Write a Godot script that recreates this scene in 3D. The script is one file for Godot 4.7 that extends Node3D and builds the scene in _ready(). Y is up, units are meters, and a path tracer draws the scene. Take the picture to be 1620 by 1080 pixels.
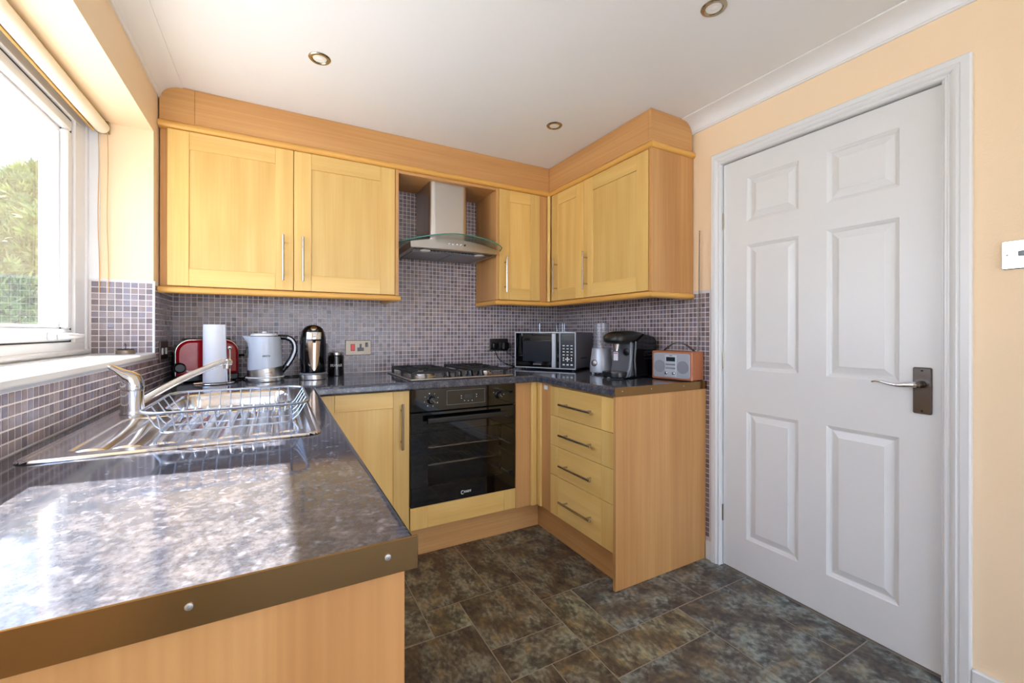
extends Node3D
# A small fitted kitchen. x runs along the cooker wall, z towards the viewer, y up; metres.

const ZB := -2.74      # face of the tiles on the cooker wall
const XR := 1.925      # face of the tiles on the door wall
const XL := -0.465     # face of the tiles on the window wall
const CEIL := 2.262
const TOP := 0.905     # worktop

var M := {}
var used := {}
var rng := RandomNumberGenerator.new()


# ---------- geometry: a soup of triangles, wound counter-clockwise here and turned round on commit ----------
class Geo:
	var t := PackedVector3Array()
	var xf := Transform3D()

	func tri(a: Vector3, b: Vector3, c: Vector3) -> void:
		t.append(xf * a)
		t.append(xf * b)
		t.append(xf * c)

	func quad(a: Vector3, b: Vector3, c: Vector3, d: Vector3) -> void:
		tri(a, b, c)
		tri(a, c, d)

	func fix(from: int) -> void:
		var v := 0.0
		var o := t[from] if from < t.size() else Vector3.ZERO
		for i in range(from, t.size(), 3):
			v += (t[i] - o).dot((t[i + 1] - o).cross(t[i + 2] - o))
		if v < 0.0:
			for i in range(from, t.size(), 3):
				var s := t[i + 1]
				t[i + 1] = t[i + 2]
				t[i + 2] = s

	func face(pts: Array, centre: Vector3) -> void:
		var n: Vector3 = (pts[1] - pts[0]).cross(pts[2] - pts[0])
		var m: Vector3 = (pts[0] + pts[1] + pts[2]) / 3.0
		if n.dot(m - centre) < 0.0:
			pts.reverse()
		for i in range(1, pts.size() - 1):
			tri(pts[0], pts[i], pts[i + 1])

	# box between two corners, every edge chamfered by b
	func box(lo: Vector3, hi: Vector3, b := 0.0015) -> void:
		var c := (lo + hi) * 0.5
		var h := (hi - lo) * 0.5
		b = minf(b, minf(h.x, minf(h.y, h.z)) * 0.95)
		if b <= 0.0:
			for a in 3:
				for s in [-1.0, 1.0]:
					var pts := []
					for q in [[-1, -1], [1, -1], [1, 1], [-1, 1]]:
						var p := Vector3.ZERO
						p[a] = s * h[a]
						p[(a + 1) % 3] = q[0] * h[(a + 1) % 3]
						p[(a + 2) % 3] = q[1] * h[(a + 2) % 3]
						pts.append(c + p)
					face(pts, c)
			return
		for a in 3:
			var u := (a + 1) % 3
			var v := (a + 2) % 3
			for s in [-1.0, 1.0]:
				var pts := []
				for q in [[-1, -1], [1, -1], [1, 1], [-1, 1]]:
					var p := Vector3.ZERO
					p[a] = s * h[a]
					p[u] = q[0] * (h[u] - b)
					p[v] = q[1] * (h[v] - b)
					pts.append(c + p)
				face(pts, c)
			for su in [-1.0, 1.0]:
				for sv in [-1.0, 1.0]:
					var pts := []
					for e in [-1.0, 1.0]:
						var p := Vector3.ZERO
						p[a] = e * (h[a] - b)
						p[u] = su * h[u]
						p[v] = sv * (h[v] - b)
						var q := p
						q[u] = su * (h[u] - b)
						q[v] = sv * h[v]
						if e < 0.0:
							pts.append(c + p)
							pts.append(c + q)
						else:
							pts.append(c + q)
							pts.append(c + p)
					face(pts, c)
		for sx in [-1.0, 1.0]:
			for sy in [-1.0, 1.0]:
				for sz in [-1.0, 1.0]:
					face([c + Vector3(sx * h.x, sy * (h.y - b), sz * (h.z - b)), c + Vector3(sx * (h.x - b), sy * h.y, sz * (h.z - b)), c + Vector3(sx * (h.x - b), sy * (h.y - b), sz * h.z)], c)

	# rings of equal length joined one to the next
	func loft(rings: Array, caps := true, closed := false) -> void:
		var from := t.size()
		var n: int = rings[0].size()
		var last := rings.size() if closed else rings.size() - 1
		for i in last:
			var a: Array = rings[i]
			var b: Array = rings[(i + 1) % rings.size()]
			for k in n:
				var l := (k + 1) % n
				quad(a[k], a[l], b[l], b[k])
		if caps and not closed:
			for e in [0, rings.size() - 1]:
				var mid := Vector3.ZERO
				for p in rings[e]:
					mid += p / n
				for k in n:
					var l := (k + 1) % n
					if e == 0:
						tri(mid, rings[e][l], rings[e][k])
					else:
						tri(mid, rings[e][k], rings[e][l])
		fix(from)

	# profile of (radius, height) turned round the y axis at o
	func lathe(prof: Array, o := Vector3.ZERO, seg := 24, basis := Basis()) -> void:
		var from := t.size()
		var pr := prof.duplicate()
		if pr[0].x > 1e-6:
			pr.push_front(Vector2(0, pr[0].y))
		if pr[-1].x > 1e-6:
			pr.append(Vector2(0, pr[-1].y))
		for i in pr.size() - 1:
			var p: Vector2 = pr[i]
			var q: Vector2 = pr[i + 1]
			for k in seg:
				var a0 := TAU * k / seg
				var a1 := TAU * (k + 1) / seg
				var A := o + basis * Vector3(p.x * cos(a0), p.y, p.x * sin(a0))
				var B := o + basis * Vector3(p.x * cos(a1), p.y, p.x * sin(a1))
				var D := o + basis * Vector3(q.x * cos(a0), q.y, q.x * sin(a0))
				var C := o + basis * Vector3(q.x * cos(a1), q.y, q.x * sin(a1))
				if p.x > 1e-6:
					tri(A, C, B)
				if q.x > 1e-6:
					tri(A, D, C)
		fix(from)

	func tube(pts: Array, r, seg := 8, closed := false) -> void:
		var rings := []
		var n := pts.size()
		var side := Vector3.ZERO
		for i in n:
			var d: Vector3
			if closed:
				d = (pts[(i + 1) % n] - pts[(i - 1 + n) % n]).normalized()
			else:
				d = (pts[mini(i + 1, n - 1)] - pts[maxi(i - 1, 0)]).normalized()
			if i == 0:
				side = d.cross(Vector3.UP if absf(d.y) < 0.9 else Vector3.RIGHT).normalized()
			else:
				side = (side - d * side.dot(d)).normalized()
			var up := d.cross(side)
			var rad: float = r[i] if r is Array else r
			var ring := []
			for k in seg:
				var a := TAU * k / seg
				ring.append(pts[i] + (side * cos(a) + up * sin(a)) * rad)
			rings.append(ring)
		loft(rings, not closed, closed)

	# a 2D outline pushed along z from z0 to z1, its rims chamfered by b
	func prism(poly: PackedVector2Array, z0: float, z1: float, b := 0.0) -> void:
		var from := t.size()
		var n := poly.size()
		if Geometry2D.is_polygon_clockwise(poly):
			poly.reverse()
		var inner := PackedVector2Array()
		for i in n:
			var p := poly[i]
			var e0 := (p - poly[(i - 1 + n) % n]).normalized()
			var e1 := (poly[(i + 1) % n] - p).normalized()
			var n0 := Vector2(-e0.y, e0.x)
			var n1 := Vector2(-e1.y, e1.x)
			var m := (n0 + n1)
			m = m / maxf(m.length_squared() * 0.5, 0.3)
			inner.append(p + m * b)
		var tris := Geometry2D.triangulate_polygon(inner if b > 0.0 else poly)
		var capp := inner if b > 0.0 else poly
		for i in range(0, tris.size(), 3):
			var a := capp[tris[i]]
			var c := capp[tris[i + 1]]
			var d := capp[tris[i + 2]]
			if (c - a).cross(d - a) < 0.0:
				var s := c
				c = d
				d = s
			tri(Vector3(a.x, a.y, z1), Vector3(c.x, c.y, z1), Vector3(d.x, d.y, z1))
			tri(Vector3(a.x, a.y, z0), Vector3(d.x, d.y, z0), Vector3(c.x, c.y, z0))
		var levels := [[poly, z0], [poly, z1]]
		if b > 0.0:
			levels = [[inner, z0], [poly, z0 + b], [poly, z1 - b], [inner, z1]]
		for i in levels.size() - 1:
			for k in n:
				var l := (k + 1) % n
				var p0: Vector2 = levels[i][0][k]
				var p1: Vector2 = levels[i][0][l]
				var q0: Vector2 = levels[i + 1][0][k]
				var q1: Vector2 = levels[i + 1][0][l]
				quad(Vector3(p0.x, p0.y, levels[i][1]), Vector3(p1.x, p1.y, levels[i][1]), Vector3(q1.x, q1.y, levels[i + 1][1]), Vector3(q0.x, q0.y, levels[i + 1][1]))
		fix(from)

	# ArrayMesh with normals averaged over faces that meet at less than the angle
	func commit(angle := 35.0) -> ArrayMesh:
		var n := t.size() / 3
		var fn := PackedVector3Array()
		var fu := PackedVector3Array()
		fn.resize(n)
		fu.resize(n)
		var at := {}
		for i in n:
			var c := (t[i * 3 + 1] - t[i * 3]).cross(t[i * 3 + 2] - t[i * 3])
			fn[i] = c
			fu[i] = c.normalized()
			if angle > 0.0:
				for k in 3:
					var key := Vector3i((t[i * 3 + k] * 20000.0).round())
					if at.has(key):
						at[key].append(i)
					else:
						at[key] = [i]
		var lim := cos(deg_to_rad(angle))
		var V := PackedVector3Array()
		var N := PackedVector3Array()
		V.resize(n * 3)
		N.resize(n * 3)
		for i in n:
			for k in 3:
				var j: int = i * 3 + [0, 2, 1][k]
				V[i * 3 + k] = t[j]
				var m := fu[i]
				if angle > 0.0:
					m = Vector3.ZERO
					for f in at[Vector3i((t[j] * 20000.0).round())]:
						if fu[f].dot(fu[i]) > lim:
							m += fn[f]
					m = m.normalized() if m.length_squared() > 0.0 else fu[i]
				N[i * 3 + k] = m
		var arr := []
		arr.resize(Mesh.ARRAY_MAX)
		arr[Mesh.ARRAY_VERTEX] = V
		arr[Mesh.ARRAY_NORMAL] = N
		var mesh := ArrayMesh.new()
		mesh.add_surface_from_arrays(Mesh.PRIMITIVE_TRIANGLES, arr)
		return mesh


func rrect(w: float, h: float, r: float, n := 5, c := Vector2.ZERO) -> PackedVector2Array:
	var p := PackedVector2Array()
	for q in 4:
		var o := Vector2([1, -1, -1, 1][q] * (w / 2 - r), [1, 1, -1, -1][q] * (h / 2 - r))
		for k in n + 1:
			var a := PI / 2 * (q + float(k) / n)
			p.append(c + o + Vector2(cos(a), sin(a)) * r)
	return p


func oval(c: Vector3, u: Vector3, v: Vector3, n := 24) -> Array:
	var r := []
	for k in n:
		var a := TAU * k / n
		r.append(c + u * cos(a) + v * sin(a))
	return r


# ---------- nodes ----------
func numbered(called: String) -> String:
	if not used.has(called):
		used[called] = 0
		return called
	used[called] += 1
	return "%s_%03d" % [called, used[called]]


func tag(o: Node, label := "", category := "", group := "", kind := "") -> void:
	if label: o.set_meta("label", label)
	if category: o.set_meta("category", category)
	if group: o.set_meta("group", group)
	if kind: o.set_meta("kind", kind)


func thing(called: String, label: String, category: String, at := Vector3.ZERO, turn := 0.0, group := "") -> Node3D:
	var o := Node3D.new()
	o.name = numbered(called)
	add_child(o)
	o.position = at
	o.rotation.y = turn
	tag(o, label, category, group)
	return o


func structure(called: String, g: Geo, m: Material, label: String, category: String) -> MeshInstance3D:
	var o := MeshInstance3D.new()
	o.name = numbered(called)
	o.mesh = g.commit(30)
	o.material_override = m
	add_child(o)
	tag(o, label, category, "", "structure")
	return o


func part(called: String, g: Geo, m: Material, parent: Node, angle := 35.0, label := "") -> MeshInstance3D:
	var o := MeshInstance3D.new()
	o.name = called
	o.mesh = g.commit(angle)
	o.material_override = m
	parent.add_child(o, true)
	if label: o.set_meta("label", label)
	return o


func piece(called: String, mesh: Mesh, m: Material, parent: Node, at: Transform3D) -> MeshInstance3D:
	var o := MeshInstance3D.new()
	o.name = called
	o.mesh = mesh
	o.material_override = m
	o.transform = at
	parent.add_child(o, true)
	return o


# geometry written in world coordinates for a thing that stands somewhere
func world_geo(o: Node3D) -> Geo:
	var g := Geo.new()
	g.xf = o.transform.affine_inverse()
	return g


func lettering(text: String, height: float, m: Material, parent: Node, at: Transform3D, called := "lettering", bend := 0.0, bold := true, serif := false) -> void:
	var tm := TextMesh.new()
	var f := SystemFont.new()
	f.font_names = PackedStringArray(["Droid Serif" if serif else "Droid Sans"])
	if bold: f.font_weight = 700
	tm.font = f
	tm.text = text
	tm.font_size = 64
	tm.pixel_size = height / 46.0
	tm.depth = 0.0006
	tm.curve_step = 4.0
	var mesh: Mesh = tm
	if bend > 0.0:
		var am := ArrayMesh.new()
		for s in tm.get_surface_count():
			var arr: Array = tm.surface_get_arrays(s)
			var v: PackedVector3Array = arr[Mesh.ARRAY_VERTEX]
			for i in v.size():
				var a := v[i].x / bend
				v[i] = Vector3(sin(a) * (bend + v[i].z), v[i].y, cos(a) * (bend + v[i].z) - bend)
			arr[Mesh.ARRAY_VERTEX] = v
			arr[Mesh.ARRAY_NORMAL] = null
			arr[Mesh.ARRAY_TANGENT] = null
			am.add_surface_from_arrays(Mesh.PRIMITIVE_TRIANGLES, arr)
		mesh = am
	piece(called, mesh, m, parent, at)


func facing(dir: Vector3, at: Vector3) -> Transform3D:
	# local z looks along dir, local y up
	var z := dir.normalized()
	var x := Vector3.UP.cross(z).normalized()
	return Transform3D(Basis(x, z.cross(x), z), at)


# ---------- materials ----------
func sm(c: Color, rough := 0.5, metal := 0.0) -> StandardMaterial3D:
	var m := StandardMaterial3D.new()
	m.albedo_color = c
	m.roughness = rough
	m.metallic = metal
	return m


func noise_bytes(w: int, h: int, seed_: int, freq: float, oct := 4, warp := 0.0, kind := FastNoiseLite.TYPE_SIMPLEX_SMOOTH) -> PackedByteArray:
	var f := FastNoiseLite.new()
	f.seed = seed_
	f.noise_type = kind
	f.frequency = freq
	f.fractal_octaves = oct
	if warp > 0.0:
		f.domain_warp_enabled = true
		f.domain_warp_amplitude = warp
		f.domain_warp_frequency = freq * 0.7
	var im := f.get_seamless_image(w, h)
	im.convert(Image.FORMAT_L8)
	return im.get_data()


func stretched(w: int, h: int, sx: int, sy: int, seed_: int, freq: float, oct := 3) -> PackedByteArray:
	var f := FastNoiseLite.new()
	f.seed = seed_
	f.frequency = freq
	f.fractal_octaves = oct
	var im := f.get_seamless_image(w / sx, h / sy)
	im.convert(Image.FORMAT_L8)
	im.resize(w, h, Image.INTERPOLATE_CUBIC)
	return im.get_data()


func wood_image(seed_: int, light: Color, dark: Color, bands: float, n := 512) -> Image:
	var fine := stretched(n, n, 1, 16, seed_, 0.11, 3)
	var broad := stretched(n, n, 1, 4, seed_ + 1, 0.012, 3)
	var r := RandomNumberGenerator.new()
	r.seed = seed_ + 2
	var band := PackedFloat32Array()
	band.resize(n)
	var x := 0
	while x < n:
		var wd := r.randi_range(34, 70)
		var v := r.randf()
		for k in range(x, mini(x + wd, n)):
			band[k] = v
		x += wd
	var out := PackedByteArray()
	out.resize(n * n * 3)
	for y in n:
		for xx in n:
			var i := y * n + xx
			var v := 0.30 * fine[i] / 255.0 + (0.70 - bands) * broad[i] / 255.0 + bands * band[xx]
			v = clampf((v - 0.5) * 1.5 + 0.5, 0, 1)
			var c := dark.lerp(light, v)
			out[i * 3] = c.r8
			out[i * 3 + 1] = c.g8
			out[i * 3 + 2] = c.b8
	return Image.create_from_data(n, n, false, Image.FORMAT_RGB8, out)


func wood(im: Image, scale: Vector3, off: Vector3, rough := 0.42, tint := Color.WHITE) -> StandardMaterial3D:
	var m := sm(tint, rough)
	m.albedo_texture = tex(im)
	m.uv1_triplanar = true
	m.uv1_world_triplanar = true
	m.uv1_triplanar_sharpness = 8.0
	m.uv1_scale = scale
	m.uv1_offset = off
	return m


var tex_of := {}
func tex(im: Image) -> ImageTexture:
	if not tex_of.has(im):
		tex_of[im] = ImageTexture.create_from_image(im)
	return tex_of[im]


func materials() -> void:
	# beech and maple foils, grain upright or lying down
	var maple := wood_image(11, Color8(242, 204, 125), Color8(228, 182, 101), 0.12)
	var beech := wood_image(29, Color8(213, 162, 101), Color8(187, 132, 75), 0.30)
	var maple_l: Image = maple.duplicate()
	maple_l.rotate_90(CLOCKWISE)
	var beech_l: Image = beech.duplicate()
	beech_l.rotate_90(CLOCKWISE)
	for k in 4:
		M["maple_up%d" % k] = wood(maple, Vector3(1.5, 0.5, 1.5), Vector3(0.17 * k, 0.31 * k, 0.23 * k), 0.38, Color.WHITE.darkened(0.025 * k))
		M["maple_flat%d" % k] = wood(maple_l, Vector3(0.5, 1.5, 0.5), Vector3(0.17 * k, 0.31 * k, 0.23 * k), 0.38, Color.WHITE.darkened(0.02 * k))
	M.beech_up = wood(beech, Vector3(1.2, 0.35, 1.2), Vector3.ZERO, 0.45)
	M.beech_flat = wood(beech_l, Vector3(0.35, 1.2, 0.35), Vector3.ZERO, 0.45)
	M.maple_rail = wood(maple_l, Vector3(0.4, 1.2, 0.4), Vector3(0.4, 0.1, 0.2), 0.35, Color8(245, 225, 195))
	M.cherry = sm(Color8(174, 104, 66), 0.4)

	M.peach = sm(Color8(246, 219, 181), 0.75)
	M.peach.heightmap_enabled = true
	M.peach.heightmap_texture = tex(Image.create_from_data(512, 512, false, Image.FORMAT_L8, noise_bytes(512, 512, 3, 0.06, 3)))
	M.peach.heightmap_scale = 0.04
	M.peach.uv1_triplanar = true
	M.peach.uv1_world_triplanar = true
	M.peach.uv1_scale = Vector3(3, 3, 3)
	M.ceiling = sm(Color8(234, 233, 231), 0.45)
	M.white_paint = sm(Color8(227, 227, 225), 0.32)
	M.upvc = sm(Color8(235, 236, 238), 0.28)
	M.white_plastic = sm(Color8(232, 233, 235), 0.35)
	M.sill = sm(Color8(218, 216, 211), 0.4)
	M.grout = sm(Color8(222, 213, 211), 0.85)
	M.gasket = sm(Color8(28, 28, 32), 0.6)
	M.dark = sm(Color8(14, 14, 15), 0.5)
	M.glass = sm(Color(1, 1, 1, 0.04), 0.02)
	M.glass.transparency = BaseMaterial3D.TRANSPARENCY_ALPHA

	# mosaic tiles: one material for each tone, a soft cloud in the glaze
	var cloud := noise_bytes(256, 256, 51, 0.02, 3)
	var cim := Image.create_from_data(256, 256, false, Image.FORMAT_L8, cloud)
	var tones := [Color8(140, 125, 127), Color8(132, 117, 119), Color8(147, 131, 132), Color8(125, 111, 114), Color8(138, 127, 137), Color8(119, 106, 112), Color8(142, 124, 121), Color8(129, 121, 133), Color8(152, 138, 140), Color8(114, 102, 106)]
	M.tones = []
	for c in tones:
		var m := sm(c, 0.16)
		m.heightmap_enabled = true
		m.heightmap_texture = tex(cim)
		m.heightmap_scale = 0.12
		m.uv1_triplanar = true
		m.uv1_world_triplanar = true
		m.uv1_scale = Vector3(7, 7, 7)
		M.tones.append(m)
	M.tile_mass = M.tones[0].duplicate()
	M.tile_mass.albedo_color = Color.WHITE
	M.tile_mass.vertex_color_use_as_albedo = true
	M.tone_colors = tones

	# worktop: near-black laminate with grey drifts and pale flecks
	var n := 1024
	var a := noise_bytes(n, n, 71, 0.012, 4, 20.0)
	var b := noise_bytes(n, n, 72, 0.05, 3, 6.0)
	var c2 := noise_bytes(n, n, 73, 0.022, 2, 10.0)
	var e := noise_bytes(n, n, 74, 0.16, 2)
	var px := PackedByteArray()
	px.resize(n * n * 3)
	for i in n * n:
		var base := 60.0 + 36.0 * smoothstep(0.20, 0.85, 0.5 * a[i] / 255.0 + 0.5 * b[i] / 255.0) + 20.0 * (e[i] / 255.0 - 0.5)
		var fl := smoothstep(150.0, 245.0, float(c2[i])) * smoothstep(40.0, 220.0, float(b[i]))
		base = lerpf(base, 140.0, fl * 0.75)
		var warm := (a[i] - 128.0) / 128.0
		px[i * 3] = clampi(int(base + 4.0 * warm), 0, 255)
		px[i * 3 + 1] = clampi(int(base + 1.0), 0, 255)
		px[i * 3 + 2] = clampi(int(base + 9.0 - 4.0 * warm), 0, 255)
	M.worktop = sm(Color.WHITE, 0.075)
	M.worktop.albedo_texture = tex(Image.create_from_data(n, n, false, Image.FORMAT_RGB8, px))
	M.worktop.uv1_triplanar = true
	M.worktop.uv1_world_triplanar = true
	M.worktop.uv1_scale = Vector3(1.5, 1.5, 1.5)
	M.worktop.uv1_triplanar_sharpness = 6.0

	# slate-look floor
	var p := noise_bytes(n, n, 81, 0.005, 5, 90.0)
	var q := noise_bytes(n, n, 82, 0.008, 5, 70.0)
	var r := noise_bytes(n, n, 83, 0.03, 5, 30.0)
	var fp := PackedByteArray()
	fp.resize(n * n * 3)
	var brown := Color8(84, 74, 63)
	var green := Color8(136, 142, 132)
	var ochre := Color8(140, 120, 84)
	var black := Color8(50, 46, 44)
	for i in n * n:
		var f := p[i] / 255.0
		var h := q[i] / 255.0
		var w := r[i] / 255.0
		var col := brown.lerp(green, smoothstep(0.30, 0.85, f * 0.75 + w * 0.25) * 0.9)
		col = col.lerp(black, smoothstep(0.56, 0.18, h * 0.75 + w * 0.25) * 0.7)
		col = col.lerp(ochre, smoothstep(0.60, 0.86, h) * 0.55)
		# pale veins along the folds
		col = col.lerp(green, 0.5 * pow(1.0 - absf(2.0 * f - 1.0), 9.0) * w)
		var k := 0.98 + 0.42 * w
		fp[i * 3] = clampi(int(col.r * 255 * k), 0, 255)
		fp[i * 3 + 1] = clampi(int(col.g * 255 * k), 0, 255)
		fp[i * 3 + 2] = clampi(int(col.b * 255 * k), 0, 255)
	var slate := tex(Image.create_from_data(n, n, false, Image.FORMAT_RGB8, fp))
	var bump := tex(Image.create_from_data(n, n, false, Image.FORMAT_L8, q))
	M.slate = []
	for k in 7:
		var m := sm([Color8(236, 226, 214), Color8(240, 236, 226), Color8(255, 250, 228), Color8(226, 236, 248), Color8(222, 212, 202), Color8(232, 240, 250), Color8(255, 252, 236)][k], 0.46)
		m.albedo_texture = slate
		m.heightmap_enabled = true
		m.heightmap_texture = bump
		m.heightmap_scale = 0.25
		m.uv1_triplanar = true
		m.uv1_world_triplanar = true
		m.uv1_scale = Vector3(1.1, 1.1, 1.1) if k % 2 else Vector3(1.6, 1.6, 0.95)
		m.uv1_offset = Vector3(0.37 * k, 0.13 * k, 0.61 * k)
		M.slate.append(m)
	M.floor_joint = sm(Color8(164, 152, 138), 0.8)

	# metals
	var br := stretched(256, 256, 16, 1, 91, 0.35, 2)
	var brushed := Image.create_from_data(256, 256, false, Image.FORMAT_L8, br)
	M.steel = sm(Color8(205, 203, 200), 0.27, 1.0)
	M.brushed = sm(Color8(200, 194, 186), 0.30, 1.0)
	M.brushed.heightmap_enabled = true
	M.brushed.heightmap_texture = tex(brushed)
	M.brushed.heightmap_scale = 0.02
	M.brushed.uv1_triplanar = true
	M.brushed.uv1_world_triplanar = true
	M.brushed.uv1_scale = Vector3(4, 4, 4)
	M.sink = sm(Color8(222, 222, 225), 0.15, 1.0)
	M.chrome = sm(Color8(226, 227, 230), 0.06, 1.0)
	M.wire = sm(Color8(176, 186, 203), 0.22, 0.9)
	M.bronze_strip = sm(Color8(150, 116, 74), 0.22, 1.0)
	M.pewter = sm(Color8(120, 112, 106), 0.24, 1.0)
	M.handle = sm(Color8(190, 184, 176), 0.25, 1.0)
	M.iron = sm(Color8(22, 22, 23), 0.55)
	M.black_plastic = sm(Color8(17, 17, 19), 0.25)
	M.black_matt = sm(Color8(26, 27, 29), 0.55)
	M.black_gloss = sm(Color8(6, 6, 7), 0.03)
	M.black_gloss.metallic_specular = 0.6
	M.smoked = sm(Color(0.004, 0.004, 0.004, 0.30), 0.03)
	M.smoked.transparency = BaseMaterial3D.TRANSPARENCY_ALPHA
	M.canopy_glass = sm(Color(0.55, 0.78, 0.72, 0.16), 0.03)
	M.canopy_glass.transparency = BaseMaterial3D.TRANSPARENCY_ALPHA
	M.glass_edge = sm(Color8(70, 130, 112), 0.1)
	M.grey_plastic = sm(Color8(118, 120, 126), 0.35)
	M.silver_plastic = sm(Color8(182, 185, 192), 0.32, 0.25)
	M.white_mark = sm(Color8(225, 225, 225), 0.5)
	M.grey_mark = sm(Color8(120, 120, 122), 0.5)
	M.red = sm(Color8(158, 6, 18), 0.12)
	M.red_rocker = sm(Color8(225, 24, 16), 0.3)
	M.tissue = sm(Color8(232, 233, 238), 0.95)
	M.frost = sm(Color8(188, 194, 203), 0.22)
	M.cream_fabric = sm(Color8(247, 238, 214), 0.9)
	M.tan = sm(Color8(214, 170, 104), 0.7)
	M.clear = sm(Color(0.62, 0.62, 0.67, 0.38), 0.12)
	M.clear.transparency = BaseMaterial3D.TRANSPARENCY_ALPHA
	M.lcd = sm(Color8(52, 58, 56), 0.15)
	M.speaker = sm(Color8(130, 132, 138), 0.7)
	M.lamp_glass = sm(Color8(236, 232, 224), 0.12)
	M.brass_ring = sm(Color8(176, 166, 146), 0.22, 1.0)
	M.candle = sm(Color8(150, 132, 112), 0.3, 0.6)
	M.bark = sm(Color8(92, 74, 58), 0.9)
	M.lawn = sm(Color8(176, 174, 170), 0.95)
	M.brick_out = sm(Color8(178, 150, 128), 0.9)
	M.pewter_mirror = sm(Color8(170, 150, 132), 0.12, 1.0)
	M.mw_case = sm(Color8(128, 130, 136), 0.35, 0.2)
	M.mesh_glass = sm(Color8(44, 47, 52), 0.05)
	M.slate_grey = sm(Color8(88, 91, 98), 0.4)
	M.tank = sm(Color8(12, 13, 16), 0.12)
	M.olive_black = sm(Color8(30, 31, 28), 0.3)
	M.pink = sm(Color8(196, 120, 160), 0.6)
	M.radio_grey = sm(Color8(158, 161, 168), 0.4, 0.3)
	M.lcd_dark = sm(Color8(34, 46, 48), 0.1)
	M.plate_steel = sm(Color8(128, 117, 104), 0.34, 1.0)


func _ready() -> void:
	rng.seed = 20240
	# camera: level, turned 28.8 degrees to the right, lens dropped a little
	var cam := Camera3D.new()
	cam.name = "camera"
	cam.position = Vector3(0, 1.152, 0)
	cam.basis = Basis(Vector3.UP, -0.502175) * Basis(Vector3.BACK, 0.001459)
	cam.projection = Camera3D.PROJECTION_FRUSTUM
	cam.near = 0.05
	cam.far = 200.0
	cam.size = 0.05 * 1080.0 / 676.55
	cam.frustum_offset = Vector2(0, -0.05 * 14.744 / 676.55)
	add_child(cam)
	cam.current = true

	# a bright, hazy summer sky and the sun coming in over the sink
	var sky := ProceduralSkyMaterial.new()
	sky.sky_top_color = Color8(160, 196, 250)
	sky.sky_horizon_color = Color8(230, 240, 255)
	sky.sky_curve = 0.25
	sky.ground_horizon_color = Color8(214, 220, 226)
	sky.ground_bottom_color = Color8(180, 184, 188)
	sky.sun_angle_max = 1.0
	sky.sky_energy_multiplier = 1.0
	var env := Environment.new()
	env.background_mode = Environment.BG_SKY
	env.sky = Sky.new()
	env.sky.sky_material = sky
	env.background_energy_multiplier = 7.0
	env.tonemap_mode = Environment.TONE_MAPPER_LINEAR
	env.tonemap_exposure = 1.09
	env.sdfgi_enabled = true
	env.ssao_enabled = true
	env.ssil_enabled = true
	var we := WorldEnvironment.new()
	we.name = "surroundings"
	we.environment = env
	add_child(we)
	var sun := DirectionalLight3D.new()
	sun.name = "sun"
	sun.light_color = Color8(255, 250, 242)
	sun.light_energy = 10.0
	sun.light_angular_distance = 0.6
	sun.shadow_enabled = true
	add_child(sun)
	sun.look_at_from_position(Vector3.ZERO, Vector3(1.0, -1.33, 0.15))

	materials()
	shell()
	window()
	door()
	outdoors()
	wall_units()
	base_units()
	worktops()
	extractor_hood()
	oven()
	hob()
	sink_and_tap()
	dish_rack()
	left_worktop_things()
	right_worktop_things()
	fittings()


# ---------- the room ----------
func tile_field(wall: Node, o: Vector3, u: Vector3, v: Vector3, nrm: Vector3, cells: Array, eye: Vector3, singles: int) -> void:
	# cells: [column, row] on a lattice of 24.9 mm from o; the nearest ones are pieces of their own, the rest one mass
	var w := 0.0249
	var g := Geo.new()
	g.box(Vector3(-0.0108, -0.0108, -0.003), Vector3(0.0108, 0.0108, 0.0009), 0.0009)
	var mesh := g.commit(0)
	var b := Basis(u, v, nrm)
	var list := []
	for c in cells:
		var at: Vector3 = o + u * ((c[0] + 0.5) * w) + v * ((c[1] + 0.5) * w)
		list.append([at.distance_squared_to(eye) + (100.0 if c.size() > 2 else 0.0), at])
	list.sort_custom(func(x, y): return x[0] < y[0])
	var rest := []
	for i in list.size():
		var tone: int = rng.randi_range(0, M.tones.size() - 1)
		if i < singles:
			piece("tile", mesh, M.tones[tone], wall, Transform3D(b, list[i][1]))
		else:
			rest.append([list[i][1], tone])
	if rest.is_empty():
		return
	var mm := MultiMesh.new()
	mm.transform_format = MultiMesh.TRANSFORM_3D
	mm.use_colors = true
	mm.mesh = mesh
	mm.instance_count = rest.size()
	for i in rest.size():
		mm.set_instance_transform(i, Transform3D(b, rest[i][0]))
		mm.set_instance_color(i, M.tone_colors[rest[i][1]].srgb_to_linear())
	var mi := MultiMeshInstance3D.new()
	mi.name = "mosaic_tiles"
	mi.multimesh = mm
	mi.material_override = M.tile_mass
	wall.add_child(mi, true)
	tag(mi, "", "", "", "stuff")


func grid(c0: int, c1: int, r0: int, r1: int) -> Array:
	var a := []
	for r in range(r0, r1):
		for c in range(c0, c1):
			a.append([c, r])
	return a


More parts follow.
